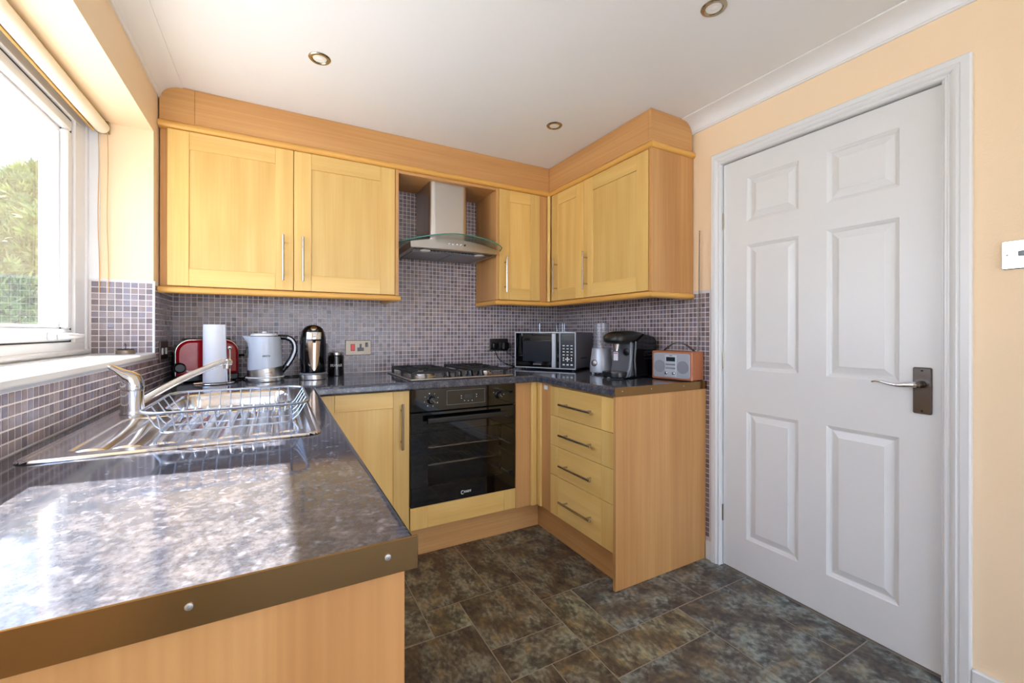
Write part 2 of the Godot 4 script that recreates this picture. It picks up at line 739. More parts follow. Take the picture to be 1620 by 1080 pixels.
func shell() -> void:
	var eye := Vector3(0, 1.152, 0)
	# cooker wall
	var g := Geo.new()
	g.box(Vector3(-0.85, -0.1, -2.95), Vector3(2.2, 2.5, -2.745), 0)
	var wall := structure("wall_back", g, M.peach, "peach painted cooker wall, mosaic tiled above the worktop and behind the hood", "wall")
	g = Geo.new()
	g.box(Vector3(-0.466, 0.86, -2.746), Vector3(1.929, 1.37, -2.7412), 0)
	g.box(Vector3(0.59, 1.37, -2.746), Vector3(1.23, 2.07, -2.7412), 0)
	part("grout", g, M.grout, wall, 0)
	var cells := grid(0, 96, 0, 18)
	for r in range(18, 46):
		for c in range(43, 68):
			cells.append([c, r])
	tile_field(wall, Vector3(-0.465, 0.907, -2.7412), Vector3.RIGHT, Vector3.UP, Vector3.BACK, cells, eye, 300)

	# window wall, with the window's opening
	g = Geo.new()
	var x0 := -0.82
	var x1 := -0.468
	g.box(Vector3(x0, -0.1, -2.745), Vector3(x1, 1.042, 2.5), 0)
	g.box(Vector3(x0, 2.015, -2.745), Vector3(x1, 2.5, 2.5), 0)
	g.box(Vector3(x0, 1.042, -2.745), Vector3(x1, 2.015, -2.36), 0)
	g.box(Vector3(x0, 1.042, -0.06), Vector3(x1, 2.015, 2.5), 0)
	wall = structure("wall_left", g, M.peach, "peach painted window wall with a tiled strip under the sill", "wall")
	g = Geo.new()
	g.box(Vector3(-0.469, 0.86, -2.742), Vector3(-0.4662, 1.046, -0.44), 0)
	g.box(Vector3(-0.469, 1.046, -2.742), Vector3(-0.4662, 1.37, -2.3622), 0)
	g.box(Vector3(-0.68, 1.058, -2.361), Vector3(-0.4685, 1.364, -2.3578), 0)
	part("grout", g, M.grout, wall, 0)
	g = Geo.new()
	g.box(Vector3(-0.4705, 1.06, -2.3625), Vector3(-0.4615, 1.368, -2.3545), 0.002)
	g.box(Vector3(-0.682, 1.364, -2.3625), Vector3(-0.4615, 1.370, -2.3550), 0.002)
	part("tile_trim", g, M.white_plastic, wall, 0, "white plastic edging strip of the tiled reveal")
	cells = grid(0, 92, 0, 5)
	for c in 92:
		cells.append([c, 5] if c < 15 else [c, 5, 1])
	for r in range(6, 18):
		for c in 15:
			cells.append([c, r, 1])
	# those nearer than the picture's edge last
	for c in cells:
		if c[0] > 66 and c.size() == 2:
			c.append(1)
	var low := cells.filter(func(c): return not (c[1] == 5 and c[0] >= 15))
	tile_field(wall, Vector3(-0.4662, 0.907, -2.7395), Vector3.BACK, Vector3.UP, Vector3.RIGHT, low, eye, 200)
	g = Geo.new()
	g.box(Vector3(-0.4672, 1.0318, -2.362), Vector3(-0.4650, 1.0425, -0.44), 0)
	part("tile_trim", g, M.silver_plastic, wall, 0, "grey edging strip under the window sill")
	tile_field(wall, Vector3(-0.468, 1.0612, -2.3578), Vector3.LEFT, Vector3.UP, Vector3.BACK, grid(0, 8, 0, 12), eye, 300)

	# door wall, with the door's opening
	g = Geo.new()
	g.box(Vector3(1.93, -0.1, -2.745), Vector3(2.08, 2.5, -1.362), 0)
	g.box(Vector3(1.93, -0.1, -0.553), Vector3(2.08, 2.5, 2.5), 0)
	g.box(Vector3(1.93, 1.988, -1.362), Vector3(2.08, 2.5, -0.553), 0)
	g.box(Vector3(2.0, -0.1, -1.5), Vector3(2.08, 2.1, -0.4), 0)
	wall = structure("wall_right", g, M.peach, "peach painted wall with the white panelled door", "wall")
	g = Geo.new()
	g.box(Vector3(1.9262, 0.86, -2.742), Vector3(1.931, 1.37, -1.415), 0)
	g.box(Vector3(1.9262, 0.09, -1.465), Vector3(1.931, 0.86, -1.405), 0)
	part("grout", g, M.grout, wall, 0)
	cells = grid(0, 53, 0, 18)
	for r in range(-32, 0):
		for c in range(51, 53):
			cells.append([c, r])
	tile_field(wall, Vector3(1.9262, 0.907, -2.7412), Vector3.BACK, Vector3.UP, Vector3.LEFT, cells, eye, 300)

	# the far end of the room, behind the viewer: a wide glazed garden door
	g = Geo.new()
	g.box(Vector3(-0.82, -0.1, 2.5), Vector3(-0.40, 2.5, 2.7), 0)
	g.box(Vector3(1.86, -0.1, 2.5), Vector3(2.08, 2.5, 2.7), 0)
	g.box(Vector3(-0.40, 2.1, 2.5), Vector3(1.86, 2.5, 2.7), 0)
	structure("wall_front", g, M.peach, "peach painted end wall behind the viewer with a glazed garden door", "wall")

	# ceiling and coving
	g = Geo.new()
	g.box(Vector3(-0.85, CEIL, -2.95), Vector3(2.2, CEIL + 0.25, 2.7), 0)
	structure("ceiling", g, M.ceiling, "smooth white ceiling with recessed spotlights", "ceiling")
	for s in [0, 1]:
		g = Geo.new()
		var wx: float = 1.931 if s == 0 else -0.469
		var d := -1.0 if s == 0 else 1.0
		var pr := [Vector2(0, 2.198), Vector2(0.008, 2.198), Vector2(0.011, 2.203)]
		for k in 7:
			var a := PI / 2 * k / 6.0
			pr.append(Vector2(0.084 - 0.070 * cos(a), 2.2045 + 0.052 * sin(a)))
		pr.append(Vector2(0.092, 2.2575))
		pr.append(Vector2(0.092, 2.263))
		pr.append(Vector2(0, 2.263))
		var rings := []
		for z in ([-1.545, 2.5] if s == 0 else [-2.73, 2.5]):
			var ring := []
			for p in pr:
				ring.append(Vector3(wx + d * p.x, p.y, z))
			rings.append(ring)
		g.loft(rings)
		structure("trim_%d" % (s + 1), g, M.ceiling, "white plaster coving above the " + ["door", "window"][s], "coving")

	floor_tiles()
	# skirting: a stub by the drawer end, and beyond the door
	g = Geo.new()
	g.box(Vector3(1.912, 0, -0.484), Vector3(1.931, 0.095, 2.5), 0.004)
	g.box(Vector3(1.915, 0, -1.438), Vector3(1.931, 0.095, -1.404), 0.004)
	structure("baseboard_right", g, M.white_paint, "white skirting board along the door wall", "skirting board")


func floor_tiles() -> void:
	var g := Geo.new()
	g.box(Vector3(-0.85, -0.1, -2.95), Vector3(2.08, -0.0012, 2.7), 0)
	var fl := structure("floor", g, M.floor_joint, "dark slate-look floor tiles with pale joints", "floor")
	var u := 0.158
	var taken := {}
	var list := [[-3, -6, 2, 3], [-1, -6, 1, 3], [0, -6, 3, 1], [0, -5, 3, 3], [-3, -3, 1, 1], [-2, -3, 2, 2], [-2, -1, 2, 1], [0, -2, 1, 2], [1, -2, 3, 2], [4, -2, 2, 2], [0, 0, 3, 1], [3, 0, 2, 3], [5, 0, 1, 3], [0, 1, 3, 3], [-1, 0, 1, 2], [-2, 0, 1, 2], [-4, -2, 2, 3], [-4, -5, 1, 3], [3, 3, 3, 2]]
	for q in list:
		for i in q[2]:
			for k in q[3]:
				taken[Vector2i(q[0] + i, q[1] + k)] = true
	for k in range(-7, 23):
		for i in range(-9, 6):
			if taken.has(Vector2i(i, k)) or (k < -6 and i > 0):
				continue
			var shapes := [[3, 2], [2, 3], [2, 2], [2, 1], [1, 2], [1, 1]]
			for n in 2:
				var j := rng.randi_range(0, 4)
				var s = shapes[n]
				shapes[n] = shapes[j]
				shapes[j] = s
			for s in shapes:
				var free := true
				for di in s[0]:
					for dk in s[1]:
						if taken.has(Vector2i(i + di, k + dk)) or i + di > 5 or k + dk > 22:
							free = false
				if free:
					for di in s[0]:
						for dk in s[1]:
							taken[Vector2i(i + di, k + dk)] = true
					list.append([i, k, s[0], s[1]])
					break
	var meshes := {}
	var tones := [0, 4, 1, 4, 2, 0, 1, 2, 5, 3, 6, 3, 3, 5, 1, 0, 4, 1, 3]
	for n in list.size():
		var q = list[n]
		var key := Vector2i(q[2], q[3])
		if not meshes.has(key):
			var b := Geo.new()
			b.box(Vector3(0.0018, -0.004, 0.0018), Vector3(q[2] * u - 0.0018, 0.0, q[3] * u - 0.0018), 0.0008)
			meshes[key] = b.commit(0)
		var tone: int = tones[n] if n < tones.size() else rng.randi_range(0, 6)
		piece("tile", meshes[key], M.slate[tone], fl, Transform3D(Basis(), Vector3(0.996 + q[0] * u, 0, -1.236 + q[1] * u)))


func frame_bars(g: Geo, a: Vector3, b: Vector3, w: float, x0: float, x1: float, bev := 0.004) -> void:
	# four mitred bars round the rectangle a..b in the plane of y and z
	for s in [[a.y, a.y + w, a.z, b.z], [b.y - w, b.y, a.z, b.z]]:
		g.box(Vector3(x0, s[0], s[2]), Vector3(x1, s[1], s[3]), bev)
	for s in [[a.z, a.z + w], [b.z - w, b.z]]:
		g.box(Vector3(x0, a.y + w - 0.002, s[0]), Vector3(x1, b.y - w + 0.002, s[1]), bev)


func window() -> void:
	# white plastic window of three lights; the far one is seen from the sink side
	var win := Node3D.new()
	win.name = "window_1"
	add_child(win)
	tag(win, "white plastic casement window over the sink", "window", "", "structure")
	var g := Geo.new()
	var zs := [-2.36, -1.10, -0.06]
	g.box(Vector3(-0.75, 1.045, -2.36), Vector3(-0.677, 1.112, -0.06), 0.004)
	g.box(Vector3(-0.75, 1.955, -2.36), Vector3(-0.677, 2.018, -0.06), 0.004)
	g.box(Vector3(-0.75, 1.108, -2.36), Vector3(-0.677, 1.96, -2.235), 0.004)
	g.box(Vector3(-0.75, 1.108, -0.14), Vector3(-0.677, 1.96, -0.06), 0.004)
	g.box(Vector3(-0.75, 1.108, -1.10), Vector3(-0.677, 1.96, -1.035), 0.004)
	g.box(Vector3(-0.69, 1.062, -2.36), Vector3(-0.667, 1.082, -0.06), 0.006)
	g.box(Vector3(-0.69, 1.062, -2.36), Vector3(-0.672, 2.0, -2.330), 0.006)
	part("window_frame", g, M.upvc, win, 20)
	# opening sash, far light
	g = Geo.new()
	frame_bars(g, Vector3(0, 1.116, -2.228), Vector3(0, 1.951, -1.107), 0.046, -0.745, -0.682, 0.008)
	part("sash", g, M.upvc, win, 20)
	g = Geo.new()
	frame_bars(g, Vector3(0, 1.160, -2.184), Vector3(0, 1.907, -1.151), 0.016, -0.735, -0.702, 0.005)
	frame_bars(g, Vector3(0, 1.110, -1.037), Vector3(0, 1.957, -0.138), 0.016, -0.735, -0.700, 0.005)
	part("glazing_bead", g, M.upvc, win, 20)
	g = Geo.new()
	frame_bars(g, Vector3(0, 1.109, -2.236), Vector3(0, 1.958, -1.099), 0.008, -0.742, -0.688, 0)
	frame_bars(g, Vector3(0, 1.158, -2.186), Vector3(0, 1.909, -1.149), 0.0025, -0.735, -0.6995, 0)
	part("seal", g, M.gasket, win, 0, "black rubber seal")
	for q in [[-2.172, -1.163, 1.172, 1.895], [-1.025, -0.15, 1.122, 1.945]]:
		g = Geo.new()
		g.box(Vector3(-0.722, q[2], q[0]), Vector3(-0.718, q[3], q[1]), 0)
		part("pane", g, M.glass, win, 0)
	# lever handle lying along the bottom bar of the sash
	g = Geo.new()
	g.box(Vector3(-0.684, 1.122, -2.10), Vector3(-0.664, 1.148, -2.02), 0.005)
	g.tube([Vector3(-0.666, 1.135, -2.05), Vector3(-0.648, 1.136, -2.06), Vector3(-0.646, 1.136, -2.12), Vector3(-0.648, 1.137, -2.22)], [0.011, 0.011, 0.009, 0.006], 8)
	part("handle", g, M.upvc, win)
	g = Geo.new()
	g.lathe([Vector2(0.007, 0), Vector2(0.007, 0.003)], Vector3(-0.664, 1.135, -2.085), 12, Basis(Vector3.BACK, -PI / 2))
	part("key_lock", g, M.gasket, win)
	# white cover strip on the far reveal, above the tiles
	g = Geo.new()
	g.box(Vector3(-0.682, 1.368, -2.3605), Vector3(-0.640, 2.014, -2.354), 0.002)
	part("cover_strip", g, M.upvc, win, 0)
	g = Geo.new()
	g.box(Vector3(-0.69, 1.040, -2.359), Vector3(-0.458, 1.060, -0.061), 0.004)
	structure("trim_3", g, M.sill, "white window sill board over the tiles", "window sill")

	# roller blind, rolled up under the head of the opening
	var t := thing("roller_blind", "cream roller blind rolled up at the top of the window", "blind", Vector3(-0.628, 1.985, -1.2))
	g = world_geo(t)
	g.tube([Vector3(-0.628, 1.985, -2.335), Vector3(-0.628, 1.985, -0.09)], 0.024, 20)
	part("roll", g, M.cream_fabric, t)
	g = world_geo(t)
	g.box(Vector3(-0.6525, 1.966, -2.325), Vector3(-0.651, 1.990, -0.1), 0)
	g.tube([Vector3(-0.6515, 1.966, -2.328), Vector3(-0.6515, 1.966, -0.1)], 0.0042, 8)
	part("bottom_bar", g, M.tan, t)
	for z in [-2.347, -0.078]:
		g = world_geo(t)
		g.box(Vector3(-0.648, 1.965, z - 0.009), Vector3(-0.606, 2.0155, z + 0.009), 0.003)
		part("bracket", g, M.brass_ring, t)
	g = world_geo(t)
	for x in [-0.612, -0.640]:
		var pts := []
		for k in 9:
			pts.append(Vector3(x + 0.002 * sin(k * 1.1), 1.985 - 0.084 * k, -2.338 - 0.0015 * k))
		g.tube(pts, 0.0013, 6)
	part("pull_cord", g, M.tan, t)

	# the garden door behind the viewer
	win = Node3D.new()
	win.name = "window_2"
	add_child(win)
	tag(win, "wide white glazed garden door behind the viewer", "garden door", "", "structure")
	g = Geo.new()
	for q in [[-0.40, -0.33], [0.695, 0.765], [1.79, 1.86]]:
		g.box(Vector3(q[0], 0, 2.54), Vector3(q[1], 2.1, 2.61), 0.004)
	g.box(Vector3(-0.33, 0, 2.54), Vector3(1.79, 0.09, 2.61), 0.004)
	g.box(Vector3(-0.33, 2.02, 2.54), Vector3(1.79, 2.1, 2.61), 0.004)
	part("door_frame", g, M.upvc, win, 20)
	for q in [[-0.33, 0.695], [0.765, 1.79]]:
		g = Geo.new()
		g.box(Vector3(q[0], 0.09, 2.573), Vector3(q[1], 2.02, 2.577), 0)
		part("pane", g, M.glass, win, 0)


func door() -> void:
	var d := Node3D.new()
	d.name = "door_1"
	d.position = Vector3(1.945, 0, -0.56)
	add_child(d)
	tag(d, "white six-panel door with a dark metal lever handle", "door", "", "structure")
	var g := world_geo(d)
	var X := 1.945
	var y0 := 0.008
	g.box(Vector3(X + 0.0105, y0, -1.357), Vector3(X + 0.036, 1.981, -0.560), 0.001)
	var cols := [[-1.238, -1.009], [-0.903, -0.672]]
	var rows := [[0.175, 0.778], [0.975, 1.565], [1.675, 1.885]]
	for c in [[-1.357, -1.238], [-1.009, -0.903], [-0.672, -0.560]]:
		g.box(Vector3(X, y0, c[0]), Vector3(X + 0.011, 1.981, c[1]), 0)
	for c in cols:
		for r in [[y0, 0.175], [0.778, 0.975], [1.565, 1.675], [1.885, 1.981]]:
			g.box(Vector3(X, r[0], c[0]), Vector3(X + 0.011, r[1], c[1]), 0)
	part("leaf", g, M.white_paint, d, 0)
	for c in cols:
		for r in rows:
			g = world_geo(d)
			var rings := []
			for s in [[0.0, 0.0], [0.004, 0.0035], [0.010, 0.0060], [0.014, 0.0100], [0.018, 0.0104], [0.042, 0.0020], [0.0425, 0.0008], [0.0445, 0.0005]]:
				rings.append([Vector3(X + s[1], r[0] + s[0], c[0] + s[0]), Vector3(X + s[1], r[1] - s[0], c[0] + s[0]), Vector3(X + s[1], r[1] - s[0], c[1] - s[0]), Vector3(X + s[1], r[0] + s[0], c[1] - s[0])])
			rings.push_front([Vector3(X + 0.02, r[0], c[0]), Vector3(X + 0.02, r[1], c[0]), Vector3(X + 0.02, r[1], c[1]), Vector3(X + 0.02, r[0], c[1])])
			g.loft(rings)
			part("panel", g, M.white_paint, d, 22)
	for y in [0.26, 1.013, 1.703]:
		g = world_geo(d)
		g.tube([Vector3(X - 0.001, y - 0.04, -1.3595), Vector3(X - 0.001, y + 0.04, -1.3595)], 0.0045, 8)
		part("hinge", g, M.brass_ring, d)
	# handle: bevelled plate, boss, curved lever
	var h := Node3D.new()
	h.name = "handle"
	d.add_child(h, true)
	h.set_meta("label", "dark pewter plate with a curved bright lever")
	g = world_geo(d)
	g.box(Vector3(X - 0.007, 0.873, -0.634), Vector3(X + 0.001, 1.033, -0.583), 0.005)
	part("plate", g, M.pewter, h, 10)
	g = world_geo(d)
	var side := Basis(Vector3.BACK, PI / 2)
	g.lathe([Vector2(0.013, 0.0), Vector2(0.012, 0.012), Vector2(0.0095, 0.016), Vector2(0.009, 0.042), Vector2(0.006, 0.047)], Vector3(X - 0.006, 0.976, -0.609), 16, side)
	part("boss", g, M.pewter, h)
	g = world_geo(d)
	g.tube([Vector3(X - 0.042, 0.976, -0.603), Vector3(X - 0.047, 0.975, -0.618), Vector3(X - 0.050, 0.972, -0.640), Vector3(X - 0.050, 0.969, -0.662), Vector3(X - 0.050, 0.972, -0.685), Vector3(X - 0.050, 0.977, -0.705), Vector3(X - 0.049, 0.978, -0.722), Vector3(X - 0.046, 0.974, -0.735)], [0.008, 0.0105, 0.0098, 0.0065, 0.005, 0.0045, 0.004, 0.003], 12)
	part("lever", g, M.chrome, h)
	for y in [0.884, 1.022]:
		g = world_geo(d)
		g.lathe([Vector2(0.0035, 0), Vector2(0.003, 0.0015)], Vector3(X - 0.0065, y, -0.6085), 10, side)
		part("screw", g, M.black_matt, h)
	# latch keep on the frame
	g = world_geo(d)
	g.box(Vector3(X - 0.004, 0.93, -0.559), Vector3(X + 0.01, 1.0, -0.5525), 0.001)
	part("latch_keep", g, M.pewter, d, 10)

	# lining and moulded architrave
	g = Geo.new()
	g.box(Vector3(1.925, 0, -1.375), Vector3(2.005, 2.0, -1.361), 0.001)
	g.box(Vector3(1.925, 0, -0.556), Vector3(2.005, 2.0, -0.540), 0.001)
	g.box(Vector3(1.925, 1.9855, -1.375), Vector3(2.005, 2.003, -0.540), 0.001)
	var prof := [Vector2(0.0, 0.0), Vector2(0.0, 0.009), Vector2(0.004, 0.012), Vector2(0.008, 0.012), Vector2(0.010, 0.009), Vector2(0.014, 0.009), Vector2(0.018, 0.013), Vector2(0.024, 0.0165), Vector2(0.030, 0.018), Vector2(0.032, 0.0155), Vector2(0.036, 0.0155), Vector2(0.039, 0.018), Vector2(0.058, 0.0185), Vector2(0.062, 0.016), Vector2(0.062, 0.0)]
	var rings := []
	for q in [[0.0, -1.362, -0.70, 0.0], [1.986, -1.362, -0.70, 0.85], [1.986, -0.551, 1.08, 0.85], [0.0, -0.551, 1.08, 0.0]]:
		var ring := []
		for p in prof:
			ring.append(Vector3(1.931 - p.y, q[0] + p.x * q[3], q[1] + p.x * q[2]))
		rings.append(ring)
	g.loft(rings)
	structure("trim_4", g, M.white_paint, "white moulded architrave round the door", "door frame")


func outdoors() -> void:
	var g := Geo.new()
	g.box(Vector3(-30, -0.3, -30), Vector3(-0.83, -0.12, 30), 0)
	g.box(Vector3(-0.83, -0.3, 2.75), Vector3(30, -0.12, 30), 0)
	structure("ground", g, M.lawn, "pale paving outside the window", "paving")
	# a tall conifer hedge seen through the window
	var t := thing("hedge", "tall leafy green hedge in the garden beyond the window", "hedge", Vector3(-3.1, -0.12, -8.2))
	g = Geo.new()
	var r := RandomNumberGenerator.new()
	r.seed = 5
	for k in 9:
		var x := -3.2 + k * 0.72
		g.tube([Vector3(x, 0, 0.0), Vector3(x + 0.05, 1.0, 0.05), Vector3(x, 2.2, 0)], [0.06, 0.045, 0.02], 7)
	part("stem", g, M.bark, t)
	# one spray of scale leaves: a bent fan
	g = Geo.new()
	for k in 7:
		var a := -0.9 + 0.3 * k
		var l := 0.13 - 0.014 * absf(k - 3)
		var d := Vector3(sin(a), cos(a), 0.25 * cos(k * 2.0)).normalized()
		var s := Vector3(cos(a), -sin(a), 0) * 0.012
		var m := d * l * 0.55 + Vector3(0, 0, 0.012)
		g.tri(Vector3.ZERO, m + s, m - s)
		g.tri(m - s, m + s, d * l)
	var leaf := g.commit(0)
	var mm := MultiMesh.new()
	mm.transform_format = MultiMesh.TRANSFORM_3D
	mm.use_colors = true
	mm.mesh = leaf
	var n := 26000
	mm.instance_count = n
	for i in n:
		var x := r.randf_range(-3.6, 3.0)
		var top := 3.05 + 0.28 * sin(x * 2.1 + 1.0) + 0.18 * sin(x * 5.3) - 0.10 * x
		var y := top * pow(r.randf(), 0.8)
		var th := 0.55 * sqrt(maxf(0.05, 1.0 - pow(y / top, 3.0))) * (1.0 + 0.18 * sin(x * 7.0 + y * 4.0))
		var z := th * (1.0 - pow(r.randf(), 2.0) * 0.6)
		if r.randf() < 0.12:
			z = -z
		var b := Basis.from_euler(Vector3(r.randf_range(-0.9, 1.1), r.randf_range(-1.6, 1.6), r.randf_range(-1.3, 1.3))).scaled(Vector3.ONE * r.randf_range(0.8, 1.6))
		mm.set_instance_transform(i, Transform3D(b, Vector3(x, y, z)))
		var v := r.randf()
		mm.set_instance_color(i, Color8(66, 92, 42).lerp(Color8(118, 132, 66), v).srgb_to_linear())
	var mi := MultiMeshInstance3D.new()
	mi.name = "foliage"
	mi.multimesh = mm
	var lm := sm(Color.WHITE, 0.6)
	lm.vertex_color_use_as_albedo = true
	lm.backlight_enabled = true
	lm.backlight = Color(0.25, 0.3, 0.1)
	mi.material_override = lm
	t.add_child(mi, true)
	tag(mi, "", "", "", "stuff")


# ---------- fitted units ----------
const FRONT := Basis(Vector3.RIGHT, Vector3.UP, Vector3.BACK)
const LEFTWARD := Basis(Vector3.BACK, Vector3.UP, Vector3.LEFT)
const RIGHTWARD := Basis(Vector3.FORWARD, Vector3.UP, Vector3.RIGHT)


func bar_handle(parent: Node3D, a: Vector3, b: Vector3) -> void:
	# steel bar from a to b standing 30 mm off the face at z = a.z
	var g := Geo.new()
	var d := (b - a).normalized()
	var off := Vector3(0, 0, 0.032)
	g.tube([a + off, a + off + d * 0.001, b + off - d * 0.001, b + off], [0.0045, 0.006, 0.006, 0.0045], 10)
	for p in [a + d * 0.035, b - d * 0.035]:
		g.tube([p - Vector3(0, 0, 0.002), p + off], 0.0048, 8)
	part("handle", g, M.handle, parent, 35, "steel bar handle")


func shaker(o: Node3D, at: Vector3, turn: Basis, w: float, h: float, k: int, hx := -1.0, hy0 := 0.0, hy1 := 0.0, stile := 0.08) -> Node3D:
	var d := Node3D.new()
	d.name = "door"
	d.transform = o.transform.affine_inverse() * Transform3D(turn, at)
	o.add_child(d, true)
	var g := Geo.new()
	g.box(Vector3(0, 0, 0), Vector3(stile - 0.0004, h, 0.02), 0.0016)
	part("stile", g, M["maple_up%d" % (k % 4)], d, 0)
	g = Geo.new()
	g.box(Vector3(w - stile + 0.0004, 0, 0), Vector3(w, h, 0.02), 0.0016)
	part("stile", g, M["maple_up%d" % ((k + 1) % 4)], d, 0)
	g = Geo.new()
	g.box(Vector3(stile, 0, 0), Vector3(w - stile, stile, 0.02), 0.0012)
	part("rail", g, M["maple_flat%d" % (k % 4)], d, 0)
	g = Geo.new()
	g.box(Vector3(stile, h - stile, 0), Vector3(w - stile, h, 0.02), 0.0012)
	part("rail", g, M["maple_flat%d" % ((k + 2) % 4)], d, 0)
	g = Geo.new()
	g.box(Vector3(stile - 0.004, stile - 0.004, 0.003), Vector3(w - stile + 0.004, h - stile + 0.004, 0.0135), 0)
	part("panel", g, M["maple_up%d" % ((k + 2) % 4)], d, 0)
	if hx >= 0.0:
		bar_handle(d, Vector3(hx, hy0, 0.02), Vector3(hx, hy1, 0.02))
	return d


func drawer_front(o: Node3D, at: Vector3, turn: Basis, w: float, h: float, k: int, s0: float, s1: float, handle := true) -> void:
	var d := Node3D.new()
	d.name = "drawer"
	d.transform = o.transform.affine_inverse() * Transform3D(turn, at)
	o.add_child(d, true)
	var g := Geo.new()
	g.box(Vector3(0, 0, 0), Vector3(s0 - 0.0005, h, 0.02), 0.0014)
	part("stile", g, M["maple_up%d" % (k % 4)], d, 0)
	g = Geo.new()
	g.box(Vector3(w - s1 + 0.0005, 0, 0), Vector3(w, h, 0.02), 0.0014)
	part("stile", g, M["maple_up%d" % ((k + 1) % 4)], d, 0)
	g = Geo.new()
	g.box(Vector3(s0, 0, 0), Vector3(w - s1, h, 0.0195), 0.0014)
	part("front", g, M["maple_flat%d" % (k % 4)], d, 0)
	if handle:
		bar_handle(d, Vector3(w * 0.5 - 0.135, h * 0.5 - 0.005, 0.02), Vector3(w * 0.5 + 0.125, h * 0.5 - 0.005, 0.02))


func bullnose(g: Geo, a: Vector3, b: Vector3, out: Vector3, h: float, back: float, r: float, ca: float, cb: float) -> void:
	# a rail of height h from a to b (its lower back edge), rounded on the side «out»; ca, cb: mitre at the ends per metre of depth
	var d := (b - a).normalized()
	var prof := [Vector2(-back, 0), Vector2(0, 0)]
	for k in 7:
		var t := -PI / 2 + PI * k / 6.0
		prof.append(Vector2(r * cos(t) * 0.8, h / 2 + h / 2 * sin(t)))
	prof.append(Vector2(0, h))
	prof.append(Vector2(-back, h))
	var rings := []
	for e in [[a, ca], [b, -cb]]:
		var ring := []
		for p in prof:
			ring.append(e[0] + out * p.x + Vector3.UP * p.y + d * (p.x * e[1]))
		rings.append(ring)
	g.loft(rings)


